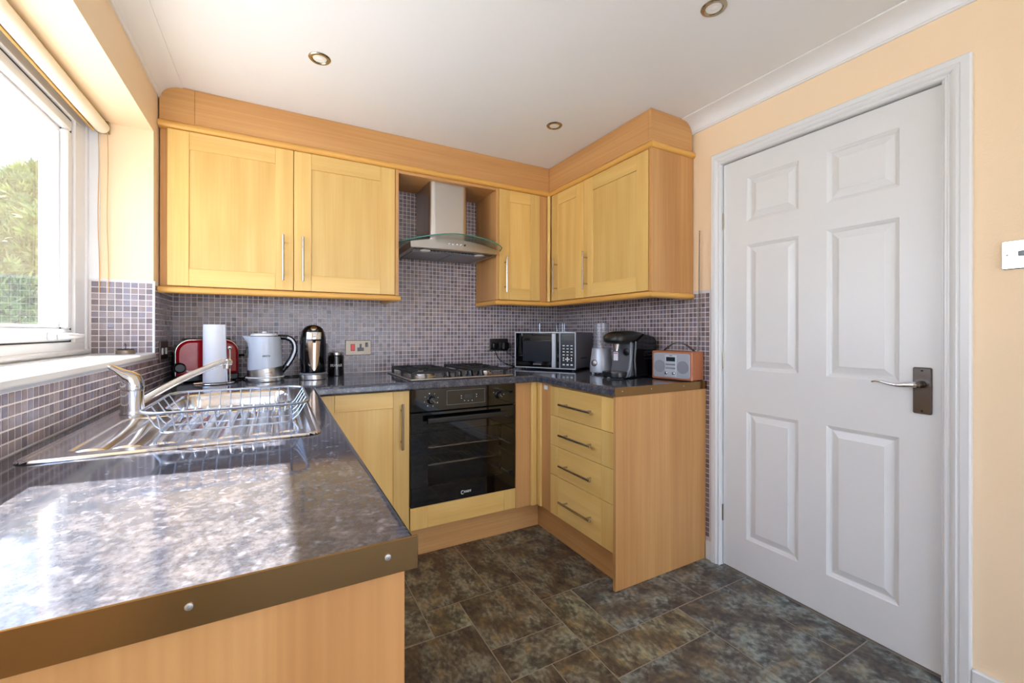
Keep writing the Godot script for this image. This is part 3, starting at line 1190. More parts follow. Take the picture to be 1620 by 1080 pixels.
func wall_units() -> void:
	var F := -2.425    # plane of the door faces
	# two-door cabinet by the window
	var t := thing("wall_cabinet", "wide two-door maple wall cabinet between window and cooker hood", "cabinet", Vector3(0.07, 1.36, -2.59), 0, "maple wall cabinets")
	var g := world_geo(t)
	g.box(Vector3(-0.438, 1.358, -2.738), Vector3(0.600, 2.068, -2.447), 0.001)
	g.box(Vector3(0.583, 1.358, -2.738), Vector3(0.601, 2.068, -2.426), 0.001)
	part("body", g, M.beech_up, t, 0)
	g = world_geo(t)
	g.box(Vector3(-0.463, 1.358, -2.738), Vector3(-0.437, 2.068, -2.446), 0.001)
	part("filler_strip", g, M.beech_up, t, 0)
	shaker(t, Vector3(-0.434, 1.361, F - 0.02), FRONT, 0.505, 0.706, 0, 0.459, 0.045, 0.272)
	shaker(t, Vector3(0.074, 1.361, F - 0.02), FRONT, 0.506, 0.706, 1, 0.040, 0.045, 0.272)
	# bridging unit over the hood
	t = thing("bridging_shelf", "beech bridging panel joining two cabinets above the cooker hood", "shelf", Vector3(0.91, 2.05, -2.59))
	g = world_geo(t)
	g.box(Vector3(0.602, 2.050, -2.738), Vector3(1.215, 2.068, -2.428), 0.001)
	part("panel", g, M.beech_flat, t, 0)
	# narrow cabinet
	t = thing("wall_cabinet", "narrow single-door maple wall cabinet right of the cooker hood", "cabinet", Vector3(1.42, 1.36, -2.59), 0, "maple wall cabinets")
	g = world_geo(t)
	g.box(Vector3(1.216, 1.358, -2.738), Vector3(1.235, 2.068, -2.427), 0.001)
	g.box(Vector3(1.235, 1.358, -2.738), Vector3(1.62, 2.068, -2.447), 0.001)
	part("body", g, M.beech_up, t, 0)
	g = world_geo(t)
	g.box(Vector3(1.546, 1.358, -2.447), Vector3(1.603, 2.068, -2.43), 0.001)
	part("filler_strip", g, M.beech_up, t, 0)
	g = world_geo(t)
	g.tube([Vector3(1.611, 1.358, -2.417), Vector3(1.611, 2.068, -2.417)], 0.0125, 12)
	part("corner_post", g, M.maple_up1, t)
	shaker(t, Vector3(1.238, 1.361, F - 0.02), FRONT, 0.306, 0.706, 2, 0.040, 0.045, 0.272, 0.075)
	# return cabinet by the door
	t = thing("wall_cabinet", "two-door maple wall cabinet with bare beech side, nearest the white door", "cabinet", Vector3(1.78, 1.36, -1.97), 0, "maple wall cabinets")
	g = world_geo(t)
	g.box(Vector3(1.642, 1.358, -2.425), Vector3(1.926, 2.068, -1.5395), 0.001)
	part("body", g, M.beech_up, t, 0)
	g = world_geo(t)
	g.box(Vector3(1.622, 1.357, -1.539), Vector3(1.926, 2.069, -1.521), 0.001)
	part("end_panel", g, M.beech_up, t, 0)
	shaker(t, Vector3(1.642, 1.361, -2.4035), LEFTWARD, 0.3445, 0.706, 3, 0.067, 0.045, 0.272, 0.075)
	shaker(t, Vector3(1.642, 1.361, -2.056), LEFTWARD, 0.512, 0.706, 1, 0.032, 0.045, 0.272, 0.08)

	# rails above and below the doors
	t = thing("cornice_rail", "rounded maple rail running along the tops of all the wall cabinets", "rail", Vector3(0.6, 2.07, -2.42))
	g = world_geo(t)
	bullnose(g, Vector3(-0.466, 2.069, -2.426), Vector3(1.6235, 2.069, -2.426), Vector3.BACK, 0.032, 0.10, 0.018, 0, 1)
	part("rail", g, M.maple_rail, t)
	g = world_geo(t)
	bullnose(g, Vector3(1.6235, 2.069, -2.426), Vector3(1.6235, 2.069, -1.520), Vector3.LEFT, 0.032, 0.10, 0.018, 1, -1)
	part("rail", g, M.maple_rail, t)
	g = world_geo(t)
	bullnose(g, Vector3(1.6235, 2.069, -1.520), Vector3(1.928, 2.069, -1.520), Vector3.BACK, 0.032, 0.10, 0.018, -1, 0)
	part("rail", g, M.maple_rail, t)
	t = thing("pelmet_rail", "rounded maple pelmet under the wide wall cabinet by the window", "rail", Vector3(0.07, 1.327, -2.43), 0, "pelmets under the wall cabinets")
	g = world_geo(t)
	bullnose(g, Vector3(-0.466, 1.327, -2.430), Vector3(0.6, 1.327, -2.430), Vector3.BACK, 0.03, 0.03, 0.016, 0, -1)
	part("rail", g, M.maple_rail, t)
	g = world_geo(t)
	bullnose(g, Vector3(0.6, 1.327, -2.430), Vector3(0.6, 1.327, -2.737), Vector3.RIGHT, 0.03, 0.03, 0.010, -1, 0)
	part("rail", g, M.maple_rail, t)
	t = thing("pelmet_rail", "rounded maple pelmet under the corner cabinets right of the hood", "rail", Vector3(1.62, 1.327, -2.43), 0, "pelmets under the wall cabinets")
	g = world_geo(t)
	bullnose(g, Vector3(1.220, 1.327, -2.737), Vector3(1.220, 1.327, -2.430), Vector3.LEFT, 0.03, 0.03, 0.012, 0, -1)
	part("rail", g, M.maple_rail, t)
	g = world_geo(t)
	bullnose(g, Vector3(1.220, 1.327, -2.430), Vector3(1.628, 1.327, -2.430), Vector3.BACK, 0.03, 0.03, 0.016, -1, 1)
	part("rail", g, M.maple_rail, t)
	g = world_geo(t)
	bullnose(g, Vector3(1.628, 1.327, -2.430), Vector3(1.628, 1.327, -1.524), Vector3.LEFT, 0.03, 0.03, 0.016, 1, -1)
	part("rail", g, M.maple_rail, t)
	g = world_geo(t)
	bullnose(g, Vector3(1.628, 1.327, -1.524), Vector3(1.926, 1.327, -1.524), Vector3.BACK, 0.03, 0.03, 0.016, -1, 0)
	part("rail", g, M.maple_rail, t)

	# boxing between cabinets and ceiling; its two ends are cut to the coving
	t = thing("bulkhead_panel", "long beech boxing panel above the wall cabinets on the cooker wall", "panel", Vector3(0.65, 2.10, -2.435), 0, "boxing between cabinets and ceiling")
	g = world_geo(t)
	g.box(Vector3(-0.333, 2.1005, -2.444), Vector3(1.617, CEIL - 0.001, -2.426), 0.0008)
	part("panel", g, M.beech_flat, t, 0)
	t = thing("bulkhead_panel", "short beech boxing panel with a curved top corner beside the window", "panel", Vector3(-0.40, 2.10, -2.435), 0, "boxing between cabinets and ceiling")
	g = world_geo(t)
	var poly := PackedVector2Array([Vector2(-0.334, 2.1005), Vector2(-0.334, CEIL - 0.001)])
	for k in 8:
		var a := PI / 2 * k / 7.0
		poly.append(Vector2(-0.384 - 0.078 * sin(a), 2.194 + 0.067 * cos(a)))
	poly.append(Vector2(-0.462, 2.1005))
	g.prism(poly, -2.4438, -2.4255, 0.0008)
	part("panel", g, M.beech_flat, t, 20)
	t = thing("bulkhead_panel", "beech boxing panel above the return cabinet by the white door", "panel", Vector3(1.626, 2.10, -1.97), 0, "boxing between cabinets and ceiling")
	g = world_geo(t)
	g.box(Vector3(1.618, 2.1015, -2.444), Vector3(1.636, CEIL - 0.001, -1.5405), 0.0008)
	part("panel", g, M.beech_flat, t, 0)
	t = thing("bulkhead_panel", "beech boxing end with a curved top corner beside the white door", "panel", Vector3(1.77, 2.10, -1.53), 0, "boxing between cabinets and ceiling")
	g = world_geo(t)
	poly = PackedVector2Array([Vector2(1.618, 2.1015), Vector2(1.618, CEIL - 0.001)])
	for k in 8:
		var a := PI / 2 * k / 7.0
		poly.append(Vector2(1.840 + 0.078 * sin(a), 2.190 + 0.071 * cos(a)))
	poly.append(Vector2(1.918, 2.1015))
	g.prism(poly, -1.540, -1.5215, 0.0008)
	part("panel", g, M.beech_flat, t, 20)


func base_units() -> void:
	var F := -2.115
	# corner door left of the oven
	var t := thing("base_cabinet", "maple base cabinet with tall bar handle left of the black oven", "cabinet", Vector3(0.36, 0.15, -2.4), 0, "maple base cabinets")
	var g := world_geo(t)
	g.box(Vector3(0.14, 0.150, -2.73), Vector3(0.580, 0.864, F - 0.022), 0.001)
	part("body", g, M.beech_up, t, 0)
	shaker(t, Vector3(0.152, 0.155, F - 0.02), FRONT, 0.426, 0.704, 2, 0.386, 0.420, 0.645)
	# housing round the oven
	t = thing("oven_housing", "beech oven housing with a maple drawer front under the oven", "cabinet", Vector3(0.88, 0.15, -2.4), 0, "maple base cabinets")
	g = world_geo(t)
	g.box(Vector3(0.5815, 0.150, -2.73), Vector3(1.188, 0.268, F - 0.022), 0.001)
	g.box(Vector3(0.5815, 0.268, -2.73), Vector3(0.584, 0.864, F - 0.022), 0)
	g.box(Vector3(1.1815, 0.268, -2.73), Vector3(1.188, 0.864, F - 0.022), 0)
	part("body", g, M.beech_up, t, 0)
	drawer_front(t, Vector3(0.583, 0.156, F - 0.02), FRONT, 0.603, 0.112, 0, 0.09, 0.075, false)
	# corner filler and moulded post
	t = thing("corner_filler", "beech filler strips and fluted maple post in the corner beside the oven", "panel", Vector3(1.29, 0.15, -2.12))
	g = world_geo(t)
	g.box(Vector3(1.189, 0.150, F - 0.022), Vector3(1.290, 0.864, F - 0.005), 0.001)
	part("filler_strip", g, M.beech_up, t, 0)
	g = world_geo(t)
	g.box(Vector3(1.336, 0.150, -2.075), Vector3(1.354, 0.864, -1.972), 0.001)
	part("filler_strip", g, M.beech_up, t, 0)
	g = world_geo(t)
	for q in [[Vector2(1.288, F - 0.02), Vector2(1.327, F + 0.006)], [Vector2(1.3275, F - 0.02), Vector2(1.345, -2.0755)]]:
		var c: Vector2 = (q[0] + q[1]) / 2
		var s: Vector2 = (q[1] - q[0]).abs()
		var pr := rrect(s.x, s.y, 0.009, 5, c)
		var fr := t.transform.affine_inverse()
		g.xf = fr * Transform3D(Basis(Vector3.RIGHT, Vector3.BACK, Vector3.DOWN), Vector3(0, 0, 0))
		g.prism(pr, -0.864, -0.150, 0.001)
	part("corner_post", g, M.maple_up1, t)
	g = world_geo(t)
	g.box(Vector3(1.331, 0.828, -2.046), Vector3(1.337, 0.852, -2.012), 0.002)
	part("cover_cap", g, M.white_plastic, t, 10, "small white square cap")
	# drawer unit
	t = thing("drawer_unit", "four-drawer maple base unit with bare beech end panel, nearest the white door", "cabinet", Vector3(1.63, 0, -1.71), 0, "maple base cabinets")
	g = world_geo(t)
	g.box(Vector3(1.346, 0.150, -1.972), Vector3(1.92, 0.864, -1.459), 0.001)
	part("body", g, M.beech_up, t, 0)
	g = world_geo(t)
	g.box(Vector3(1.317, 0.0, -1.458), Vector3(1.924, 0.8645, -1.440), 0.0012)
	part("end_panel", g, M.beech_up, t, 0)
	var ys := [0.156, 0.374, 0.535, 0.697, 0.857]
	for k in 4:
		drawer_front(t, Vector3(1.345, ys[k] + 0.001, -1.970), LEFTWARD, 0.510, ys[k + 1] - ys[k] - 0.003, k, 0.075, 0.088)
	# plinths
	t = thing("plinth", "beech plinth at the floor under the oven", "plinth", Vector3(0.76, 0, -2.18), 0, "beech plinths")
	g = world_geo(t)
	g.box(Vector3(0.07, 0.0005, -2.188), Vector3(1.372, 0.149, -2.170), 0.001)
	part("board", g, M.beech_flat, t, 0)
	t = thing("plinth", "beech plinth at the floor under the drawers", "plinth", Vector3(1.39, 0, -1.8), 0, "beech plinths")
	g = world_geo(t)
	g.box(Vector3(1.373, 0.0005, -2.188), Vector3(1.391, 0.149, -1.459), 0.001)
	part("board", g, M.beech_flat, t, 0)
	# run under the sink, of which the near end panel is seen
	t = thing("sink_cabinet", "beech end panel and cabinets under the sink worktop, nearest the viewer", "cabinet", Vector3(-0.17, 0, -1.3), 0, "maple base cabinets")
	g = world_geo(t)
	for z in [-2.078, -1.50, -1.04, -0.553]:
		g.box(Vector3(-0.46, 0.168, z), Vector3(0.100, 0.864 if z != -1.50 else 0.70, z + 0.018), 0.001)
	g.box(Vector3(-0.46, 0.150, -2.078), Vector3(0.100, 0.168, -0.535), 0.001)
	g.box(Vector3(0.06, 0.0005, -2.16), Vector3(0.078, 0.149, -0.535), 0.001)
	part("body", g, M.beech_up, t, 0)
	g = world_geo(t)
	g.box(Vector3(-0.464, 0.0005, -0.534), Vector3(0.136, 0.8645, -0.5165), 0.0012)
	part("end_panel", g, M.beech_up, t, 0)
	shaker(t, Vector3(0.102, 0.155, -0.538), RIGHTWARD, 0.500, 0.704, 1)
	shaker(t, Vector3(0.102, 0.155, -1.042), RIGHTWARD, 0.500, 0.704, 0)
	shaker(t, Vector3(0.102, 0.155, -1.546), RIGHTWARD, 0.500, 0.704, 2)


func worktops() -> void:
	# postformed edge: a rounded nose on the front
	var nose := func(t: Node3D, called: String, a: Vector3, b: Vector3, out: Vector3, depth: float, hole: Array, extra: Array) -> void:
		var g := world_geo(t)
		var d := (b - a).normalized()
		var y0 := 0.865
		var spans := [[0.0, (b - a).length()]]
		var prof := [Vector2(0, y0), Vector2(-0.004, y0), Vector2(-0.004, y0)]
		prof = []
		for k in 6:
			var q := -PI / 2 + PI / 2 * k / 5.0
			prof.append(Vector2(-0.008 + 0.008 * cos(q), y0 + 0.008 + 0.008 * sin(q)))
		for k in 7:
			var q := PI / 2 * k / 6.0
			prof.append(Vector2(-0.014 + 0.014 * cos(q), TOP - 0.014 + 0.014 * sin(q)))
		if hole.is_empty():
			prof.append(Vector2(-depth, TOP))
			prof.append(Vector2(-depth, y0))
			var rings := []
			for e in [a, b]:
				var ring := []
				for p in prof:
					ring.append(Vector3(e.x, p.y, e.z) + out * p.x)
				rings.append(ring)
			g.loft(rings)
		else:
			# front strip with the nose, then three slabs round the cut-out
			var f: float = hole[0]
			var k: float = hole[1]
			prof.append(Vector2(-f, TOP))
			prof.append(Vector2(-f, y0))
			var rings := []
			for e in [a, b]:
				var ring := []
				for p in prof:
					ring.append(Vector3(e.x, p.y, e.z) + out * p.x)
				rings.append(ring)
			g.loft(rings)
			for s in [[f, k, 0.0, hole[2]], [f, k, hole[3], spans[0][1]], [k, depth, 0.0, spans[0][1]]]:
				var p = a + d * s[2] - out * s[0]
				var q2 = a + d * s[3] - out * s[1]
				g.box(Vector3(minf(p.x, q2.x), y0, minf(p.z, q2.z)), Vector3(maxf(p.x, q2.x), TOP, maxf(p.z, q2.z)), 0)
		for e in extra:
			g.box(Vector3(e[0], y0, -2.739), Vector3(e[1], TOP, -2.085), 0)
		part(called, g, M.worktop, t, 40)
	var t := thing("worktop", "speckled black worktop holding the sink, nearest the viewer", "worktop", Vector3(-0.16, 0.865, -1.3), 0, "speckled black worktops")
	nose.call(t, "slab", Vector3(0.150, 0, -0.5125), Vector3(0.150, 0, -2.0845), Vector3.RIGHT, 0.615, [0.085, 0.53, 0.655, 1.555], [])
	t = thing("worktop", "speckled black worktop along the cooker wall under the hob", "worktop", Vector3(0.7, 0.865, -2.4), 0, "speckled black worktops")
	nose.call(t, "slab", Vector3(0.150, 0, -2.085), Vector3(1.306, 0, -2.085), Vector3.BACK, 0.654, [], [[-0.4655, 0.150], [1.306, 1.9255]])
	t = thing("worktop", "speckled black worktop above the drawers, holding the microwave and radio", "worktop", Vector3(1.62, 0.865, -1.76), 0, "speckled black worktops")
	nose.call(t, "slab", Vector3(1.306, 0, -2.0845), Vector3(1.306, 0, -1.4385), Vector3.LEFT, 0.619, [], [])
	# metal end strips with their screws
	t = thing("edge_strip", "bronze-coloured metal strip with screws on the near worktop end", "edge strip", Vector3(-0.16, 0.865, -0.511), 0, "metal worktop end strips")
	var g := world_geo(t)
	g.box(Vector3(-0.465, 0.866, -0.5123), Vector3(0.1505, 0.9062, -0.5095), 0.0009)
	part("strip", g, M.bronze_strip, t, 0)
	for x in [0.114, -0.074, -0.262]:
		g = world_geo(t)
		g.lathe([Vector2(0.0038, 0), Vector2(0.0036, 0.0011), Vector2(0.0014, 0.0013), Vector2(0.0011, 0.0006)], Vector3(x, 0.888, -0.5096), 14, Basis(Vector3.RIGHT, PI / 2))
		part("screw", g, M.steel, t)
	t = thing("edge_strip", "bronze-coloured metal strip on the worktop end beside the radio", "edge strip", Vector3(1.62, 0.865, -1.437), 0, "metal worktop end strips")
	g = world_geo(t)
	g.box(Vector3(1.3055, 0.8655, -1.4383), Vector3(1.9255, 0.9062, -1.4355), 0.0009)
	part("strip", g, M.bronze_strip, t, 0)
	for x in [1.35, 1.53, 1.75]:
		g = world_geo(t)
		g.lathe([Vector2(0.0034, 0), Vector2(0.003, 0.0011)], Vector3(x, 0.889, -1.4356), 10, Basis(Vector3.RIGHT, PI / 2))
		part("screw", g, M.steel, t)


# ---------- appliances ----------
func extractor_hood() -> void:
	var t := thing("cooker_hood", "steel chimney cooker hood with a curved glass canopy", "cooker hood", Vector3(0.915, 1.62, -2.73))
	var cx := 0.915
	# chimney with rounded front corners
	var g := world_geo(t)
	var poly := PackedVector2Array([Vector2(cx - 0.122, 2.739)])
	for k in 7:
		var a := PI / 2 * k / 6.0
		poly.append(Vector2(cx - 0.087 - 0.035 * cos(a), 2.490 - 0.035 * sin(a)))
	for k in 7:
		var a := PI / 2 * k / 6.0
		poly.append(Vector2(cx + 0.087 + 0.035 * sin(a), 2.490 - 0.035 * cos(a)))
	poly.append(Vector2(cx + 0.122, 2.739))
	var down := Basis(Vector3.RIGHT, Vector3.FORWARD, Vector3.UP)
	g.xf = t.transform.affine_inverse() * Transform3D(down, Vector3.ZERO)
	g.prism(poly, 1.69, 2.0495)
	part("chimney", g, M.brushed, t, 25)
	# body: arched top, bowed front that leans in towards the bottom
	g = world_geo(t)
	var n := 16
	var rings := []
	for i in n + 1:
		var s := -1.0 + 2.0 * i / n
		var x := cx + 0.003 + 0.267 * s
		var top := 1.660 + 0.029 * (1.0 - s * s)
		var zf := -2.335 - 0.022 * s * s
		rings.append([Vector3(x, 1.622, -2.738), Vector3(x, 1.622, zf), Vector3(x, 1.627, zf + 0.004), Vector3(x, top, zf - 0.006), Vector3(x, top, -2.738)])
	g.loft(rings)
	part("body", g, M.brushed, t, 20)
	# grease filters underneath, lamps
	for k in 2:
		g = world_geo(t)
		var xa := cx - 0.235 + 0.238 * k
		g.box(Vector3(xa, 1.6165, -2.705), Vector3(xa + 0.232, 1.6225, -2.43), 0.0015)
		part("filter", g, M.grey_plastic, t, 0)
	g = world_geo(t)
	g.box(Vector3(cx - 0.245, 1.6195, -2.425), Vector3(cx + 0.245, 1.6225, -2.362), 0.001)
	part("lamp_strip", g, M.black_gloss, t, 0)
	for x in [-0.17, 0.17]:
		g = world_geo(t)
		g.lathe([Vector2(0.03, 0), Vector2(0.03, -0.003), Vector2(0.024, -0.0045)], Vector3(cx + x, 1.6198, -2.394), 18)
		part("lamp", g, M.lamp_glass, t)
	for k in 5:
		g = world_geo(t)
		g.lathe([Vector2(0.0055, 0), Vector2(0.0055, 0.004), Vector2(0.004, 0.006)], Vector3(cx - 0.046 + 0.024 * k, 1.660, -2.3365), 12, Basis(Vector3.RIGHT, PI / 2))
		part("button", g, M.chrome if k < 4 else M.black_plastic, t)
	# glass canopy: a sheet arched across and rounded off in front
	g = world_geo(t)
	rings = []
	n = 28
	for i in n + 1:
		var s := -1.0 + 2.0 * i / n
		var x := cx + 0.004 + 0.322 * s
		var y := 1.664 + 0.043 * (1.0 - s * s)
		var zf := -2.42 + 0.140 * pow(maxf(0.0, 1.0 - pow(absf(s), 4.0)), 0.5) - (0.12 * smoothstep(0.0, -1.0, s))
		rings.append([Vector3(x, y, -2.70), Vector3(x, y, zf), Vector3(x, y + 0.006, zf), Vector3(x, y + 0.006, -2.70)])
	g.loft(rings)
	part("glass_canopy", g, M.canopy_glass, t, 30)
	g = world_geo(t)
	var rim := []
	for i in n + 1:
		var r: Array = rings[i]
		rim.append((r[1] + r[2]) / 2)
	g.tube(rim, 0.0033, 6)
	part("glass_rim", g, M.glass_edge, t, 40, "green polished edge of the glass")


func oven() -> void:
	var t := thing("oven", "black built-in electric oven with glass door under the hob", "oven", Vector3(0.882, 0.27, -2.4))
	var F := -2.112
	var x0 := 0.585
	var x1 := 1.181
	var g := world_geo(t)
	# shell, open in front so that the cavity shows through the door glass
	g.box(Vector3(x0, 0.269, -2.68), Vector3(x0 + 0.07, 0.863, F - 0.03), 0)
	g.box(Vector3(x1 - 0.07, 0.269, -2.68), Vector3(x1, 0.863, F - 0.03), 0)
	g.box(Vector3(x0, 0.269, -2.68), Vector3(x1, 0.36, F - 0.03), 0)
	g.box(Vector3(x0, 0.68, -2.68), Vector3(x1, 0.863, F - 0.03), 0)
	g.box(Vector3(x0, 0.269, -2.70), Vector3(x1, 0.863, -2.67), 0)
	part("body", g, M.black_matt, t, 0)
	g = world_geo(t)
	g.box(Vector3(x0, 0.748, F - 0.032), Vector3(x1, 0.8635, F), 0.002)
	part("control_panel", g, M.black_gloss, t, 0)
	# door: glass round a window, the pane itself smoked
	g = world_geo(t)
	var wx0 := x0 + 0.088
	var wx1 := x1 - 0.088
	g.box(Vector3(x0, 0.270, F - 0.03), Vector3(x1, 0.365, F), 0.0015)
	g.box(Vector3(x0, 0.640, F - 0.03), Vector3(x1, 0.743, F), 0.0015)
	g.box(Vector3(x0, 0.365, F - 0.03), Vector3(wx0, 0.640, F), 0)
	g.box(Vector3(wx1, 0.365, F - 0.03), Vector3(x1, 0.640, F), 0)
	part("door", g, M.black_gloss, t, 0)
	g = world_geo(t)
	g.box(Vector3(wx0, 0.365, F - 0.004), Vector3(wx1, 0.640, F - 0.0002), 0)
	part("window_pane", g, M.smoked, t, 0)
	g = world_geo(t)
	var hp := rrect(0.016, 0.030, 0.006, 4, Vector2(F + 0.040, 0.706))
	g.xf = t.transform.affine_inverse() * Transform3D(Basis(Vector3.BACK, Vector3.UP, Vector3.LEFT), Vector3.ZERO)
	g.prism(hp, -(x1 - 0.075), -(x0 + 0.075), 0.002)
	g.xf = t.transform.affine_inverse()
	for x in [x0 + 0.10, x1 - 0.12]:
		g.box(Vector3(x, 0.697, F - 0.001), Vector3(x + 0.02, 0.715, F + 0.036), 0.002)
	part("handle", g, M.black_plastic, t, 25)
	for y in [0.455, 0.545]:
		g = world_geo(t)
		for z in [F - 0.06, F - 0.42]:
			g.tube([Vector3(x0 + 0.075, y, z), Vector3(x1 - 0.075, y, z)], 0.0055, 8)
		for k in 13:
			var x := x0 + 0.09 + 0.0345 * k
			g.tube([Vector3(x, y, F - 0.06), Vector3(x, y, F - 0.42)], 0.0018, 6)
		part("shelf", g, M.handle, t)
	for x in [x0 + 0.105, x1 - 0.105]:
		var kn := Node3D.new()
		kn.name = "knob"
		t.add_child(kn, true)
		g = world_geo(t)
		g.lathe([Vector2(0.022, 0), Vector2(0.0225, 0.004), Vector2(0.018, 0.007), Vector2(0.0165, 0.022), Vector2(0.015, 0.024)], Vector3(x, 0.806, F), 24, Basis(Vector3.RIGHT, PI / 2))
		part("dial", g, M.black_plastic, kn)
		g = world_geo(t)
		var d := Vector3(0.7, -0.7, 0) if x < 0.8 else Vector3(0.5, -0.5, 0)
		g.tube([Vector3(x, 0.806, F + 0.0245) - d * 0.012, Vector3(x, 0.806, F + 0.0245) + d * 0.018], 0.0035, 6)
		part("pointer", g, M.steel, kn)
	# printing round the left dial and on the panel
	for k in 9:
		g = world_geo(t)
		var a := -0.5 + k * 0.78
		var p := Vector3(x0 + 0.105 + 0.037 * cos(a), 0.806 + 0.034 * sin(a), F)
		g.lathe([Vector2(0.0018 if k % 3 else 0.0030, 0.0), Vector2(0.0018 if k % 3 else 0.0030, 0.0004)], p, 8, Basis(Vector3.RIGHT, PI / 2))
		part("marking", g, M.white_mark, t, 0)
	for q in [[0.855, 0.815], [0.855, 0.803], [0.873, 0.789], [0.895, 0.787], [0.917, 0.787], [0.942, 0.818], [0.942, 0.806], [1.045, 0.82], [1.108, 0.806]]:
		g = world_geo(t)
		g.lathe([Vector2(0.0022, 0.0), Vector2(0.0022, 0.0004)], Vector3(q[0], q[1], F), 8, Basis(Vector3.RIGHT, PI / 2))
		part("marking", g, M.white_mark, t, 0)
	g = world_geo(t)
	for q in [[0.774, 0.772, 0.992, 0.7735], [0.774, 0.8455, 0.992, 0.847], [0.774, 0.772, 0.7755, 0.847], [0.9905, 0.772, 0.992, 0.847]]:
		g.box(Vector3(q[0], q[1], F - 0.001), Vector3(q[2], q[3], F + 0.0003), 0)
	part("display_outline", g, M.grey_mark, t, 0)
	g = world_geo(t)
	g.box(Vector3(0.872, 0.800, F - 0.001), Vector3(0.920, 0.822, F + 0.0003), 0)
	part("display", g, M.lcd, t, 0)
	lettering("C", 0.020, M.white_mark, t, t.transform.affine_inverse() * Transform3D(Basis(), Vector3(0.860, 0.303, F + 0.0003)))
	lettering("ANDY", 0.0115, M.white_mark, t, t.transform.affine_inverse() * Transform3D(Basis(), Vector3(0.890, 0.305, F + 0.0003)))


func hob() -> void:
	var t := thing("gas_hob", "stainless steel gas hob with black pan supports", "hob", Vector3(0.882, TOP, -2.38))
	var g := world_geo(t)
	var poly := rrect(0.600, 0.520, 0.018, 5, Vector2(0.882, 2.375))
	g.xf = t.transform.affine_inverse() * Transform3D(Basis(Vector3.RIGHT, Vector3.FORWARD, Vector3.UP), Vector3.ZERO)
	g.prism(poly, TOP + 0.0003, TOP + 0.009, 0.004)
	part("tray", g, M.steel, t, 30)
	var spots := [[0.695, -2.275, 0.060], [0.700, -2.505, 0.036], [1.065, -2.505, 0.040], [1.080, -2.285, 0.028]]
	for s in spots:
		var b := Node3D.new()
		b.name = "burner"
		t.add_child(b, true)
		var o := Vector3(s[0], TOP + 0.009, s[1])
		var r: float = s[2]
		g = world_geo(t)
		g.lathe([Vector2(r + 0.018, 0), Vector2(r + 0.016, 0.003), Vector2(r + 0.004, 0.005), Vector2(r, 0.016), Vector2(r - 0.004, 0.018)], o, 24)
		part("ring", g, M.steel, b)
		g = world_geo(t)
		g.lathe([Vector2(r + 0.002, 0.018), Vector2(r + 0.002, 0.023), Vector2(r - 0.006, 0.027), Vector2(r * 0.4, 0.0285)], o, 24)
		part("cap", g, M.iron if s[0] > 0.697 or s[1] < -2.4 else M.steel, b)
	# two cast grids, each with a frame, feet and fingers over the burners
	for s in [[0.605, 0.855, [0, 1]], [0.935, 1.160, [2, 3]]]:
		g = world_geo(t)
		var y := TOP + 0.043
		var za := -2.605
		var zb := -2.165 if s[0] < 0.9 else -2.185
		var c := 0.006
		for q in [[s[0], za, s[1], za + 0.012], [s[0], zb - 0.012, s[1], zb], [s[0], za, s[0] + 0.012, zb], [s[1] - 0.012, za, s[1], zb], [s[0], (za + zb) / 2 - c, s[1], (za + zb) / 2 + c]]:
			g.box(Vector3(q[0], y - 0.014, q[1]), Vector3(q[2], y, q[3]), 0.002)
		for k in s[2]:
			var p = spots[k]
			for d in [[1, 0], [-1, 0], [0, 1], [0, -1]]:
				var a := Vector3(p[0] + d[0] * 0.028, y - 0.006, p[1] + d[1] * 0.028)
				var e := Vector3(p[0] + d[0] * 0.115, y - 0.006, p[1] + d[1] * 0.105)
				e.x = clampf(e.x, s[0], s[1])
				g.box(Vector3(minf(a.x, e.x) - c * absf(d[1]), y - 0.012, minf(a.z, e.z) - c * absf(d[0])), Vector3(maxf(a.x, e.x) + c * absf(d[1]), y + 0.004, maxf(a.z, e.z) + c * absf(d[0])), 0.002)
		for x in [s[0] + 0.006, s[1] - 0.006]:
			for z in [za + 0.006, zb - 0.006, (za + zb) / 2]:
				g.box(Vector3(x - 0.007, TOP + 0.0088, z - 0.007), Vector3(x + 0.007, y, z + 0.007), 0.002)
		part("pan_support", g, M.iron, t, 0)
	for k in 4:
		g = world_geo(t)
		var o := Vector3(0.797 + 0.069 * k, TOP + 0.009, -2.172 - 0.008 * k)
		g.lathe([Vector2(0.022, 0), Vector2(0.022, 0.004), Vector2(0.018, 0.006), Vector2(0.0165, 0.026), Vector2(0.014, 0.029)], o, 20)
		part("knob", g, M.black_plastic, t)


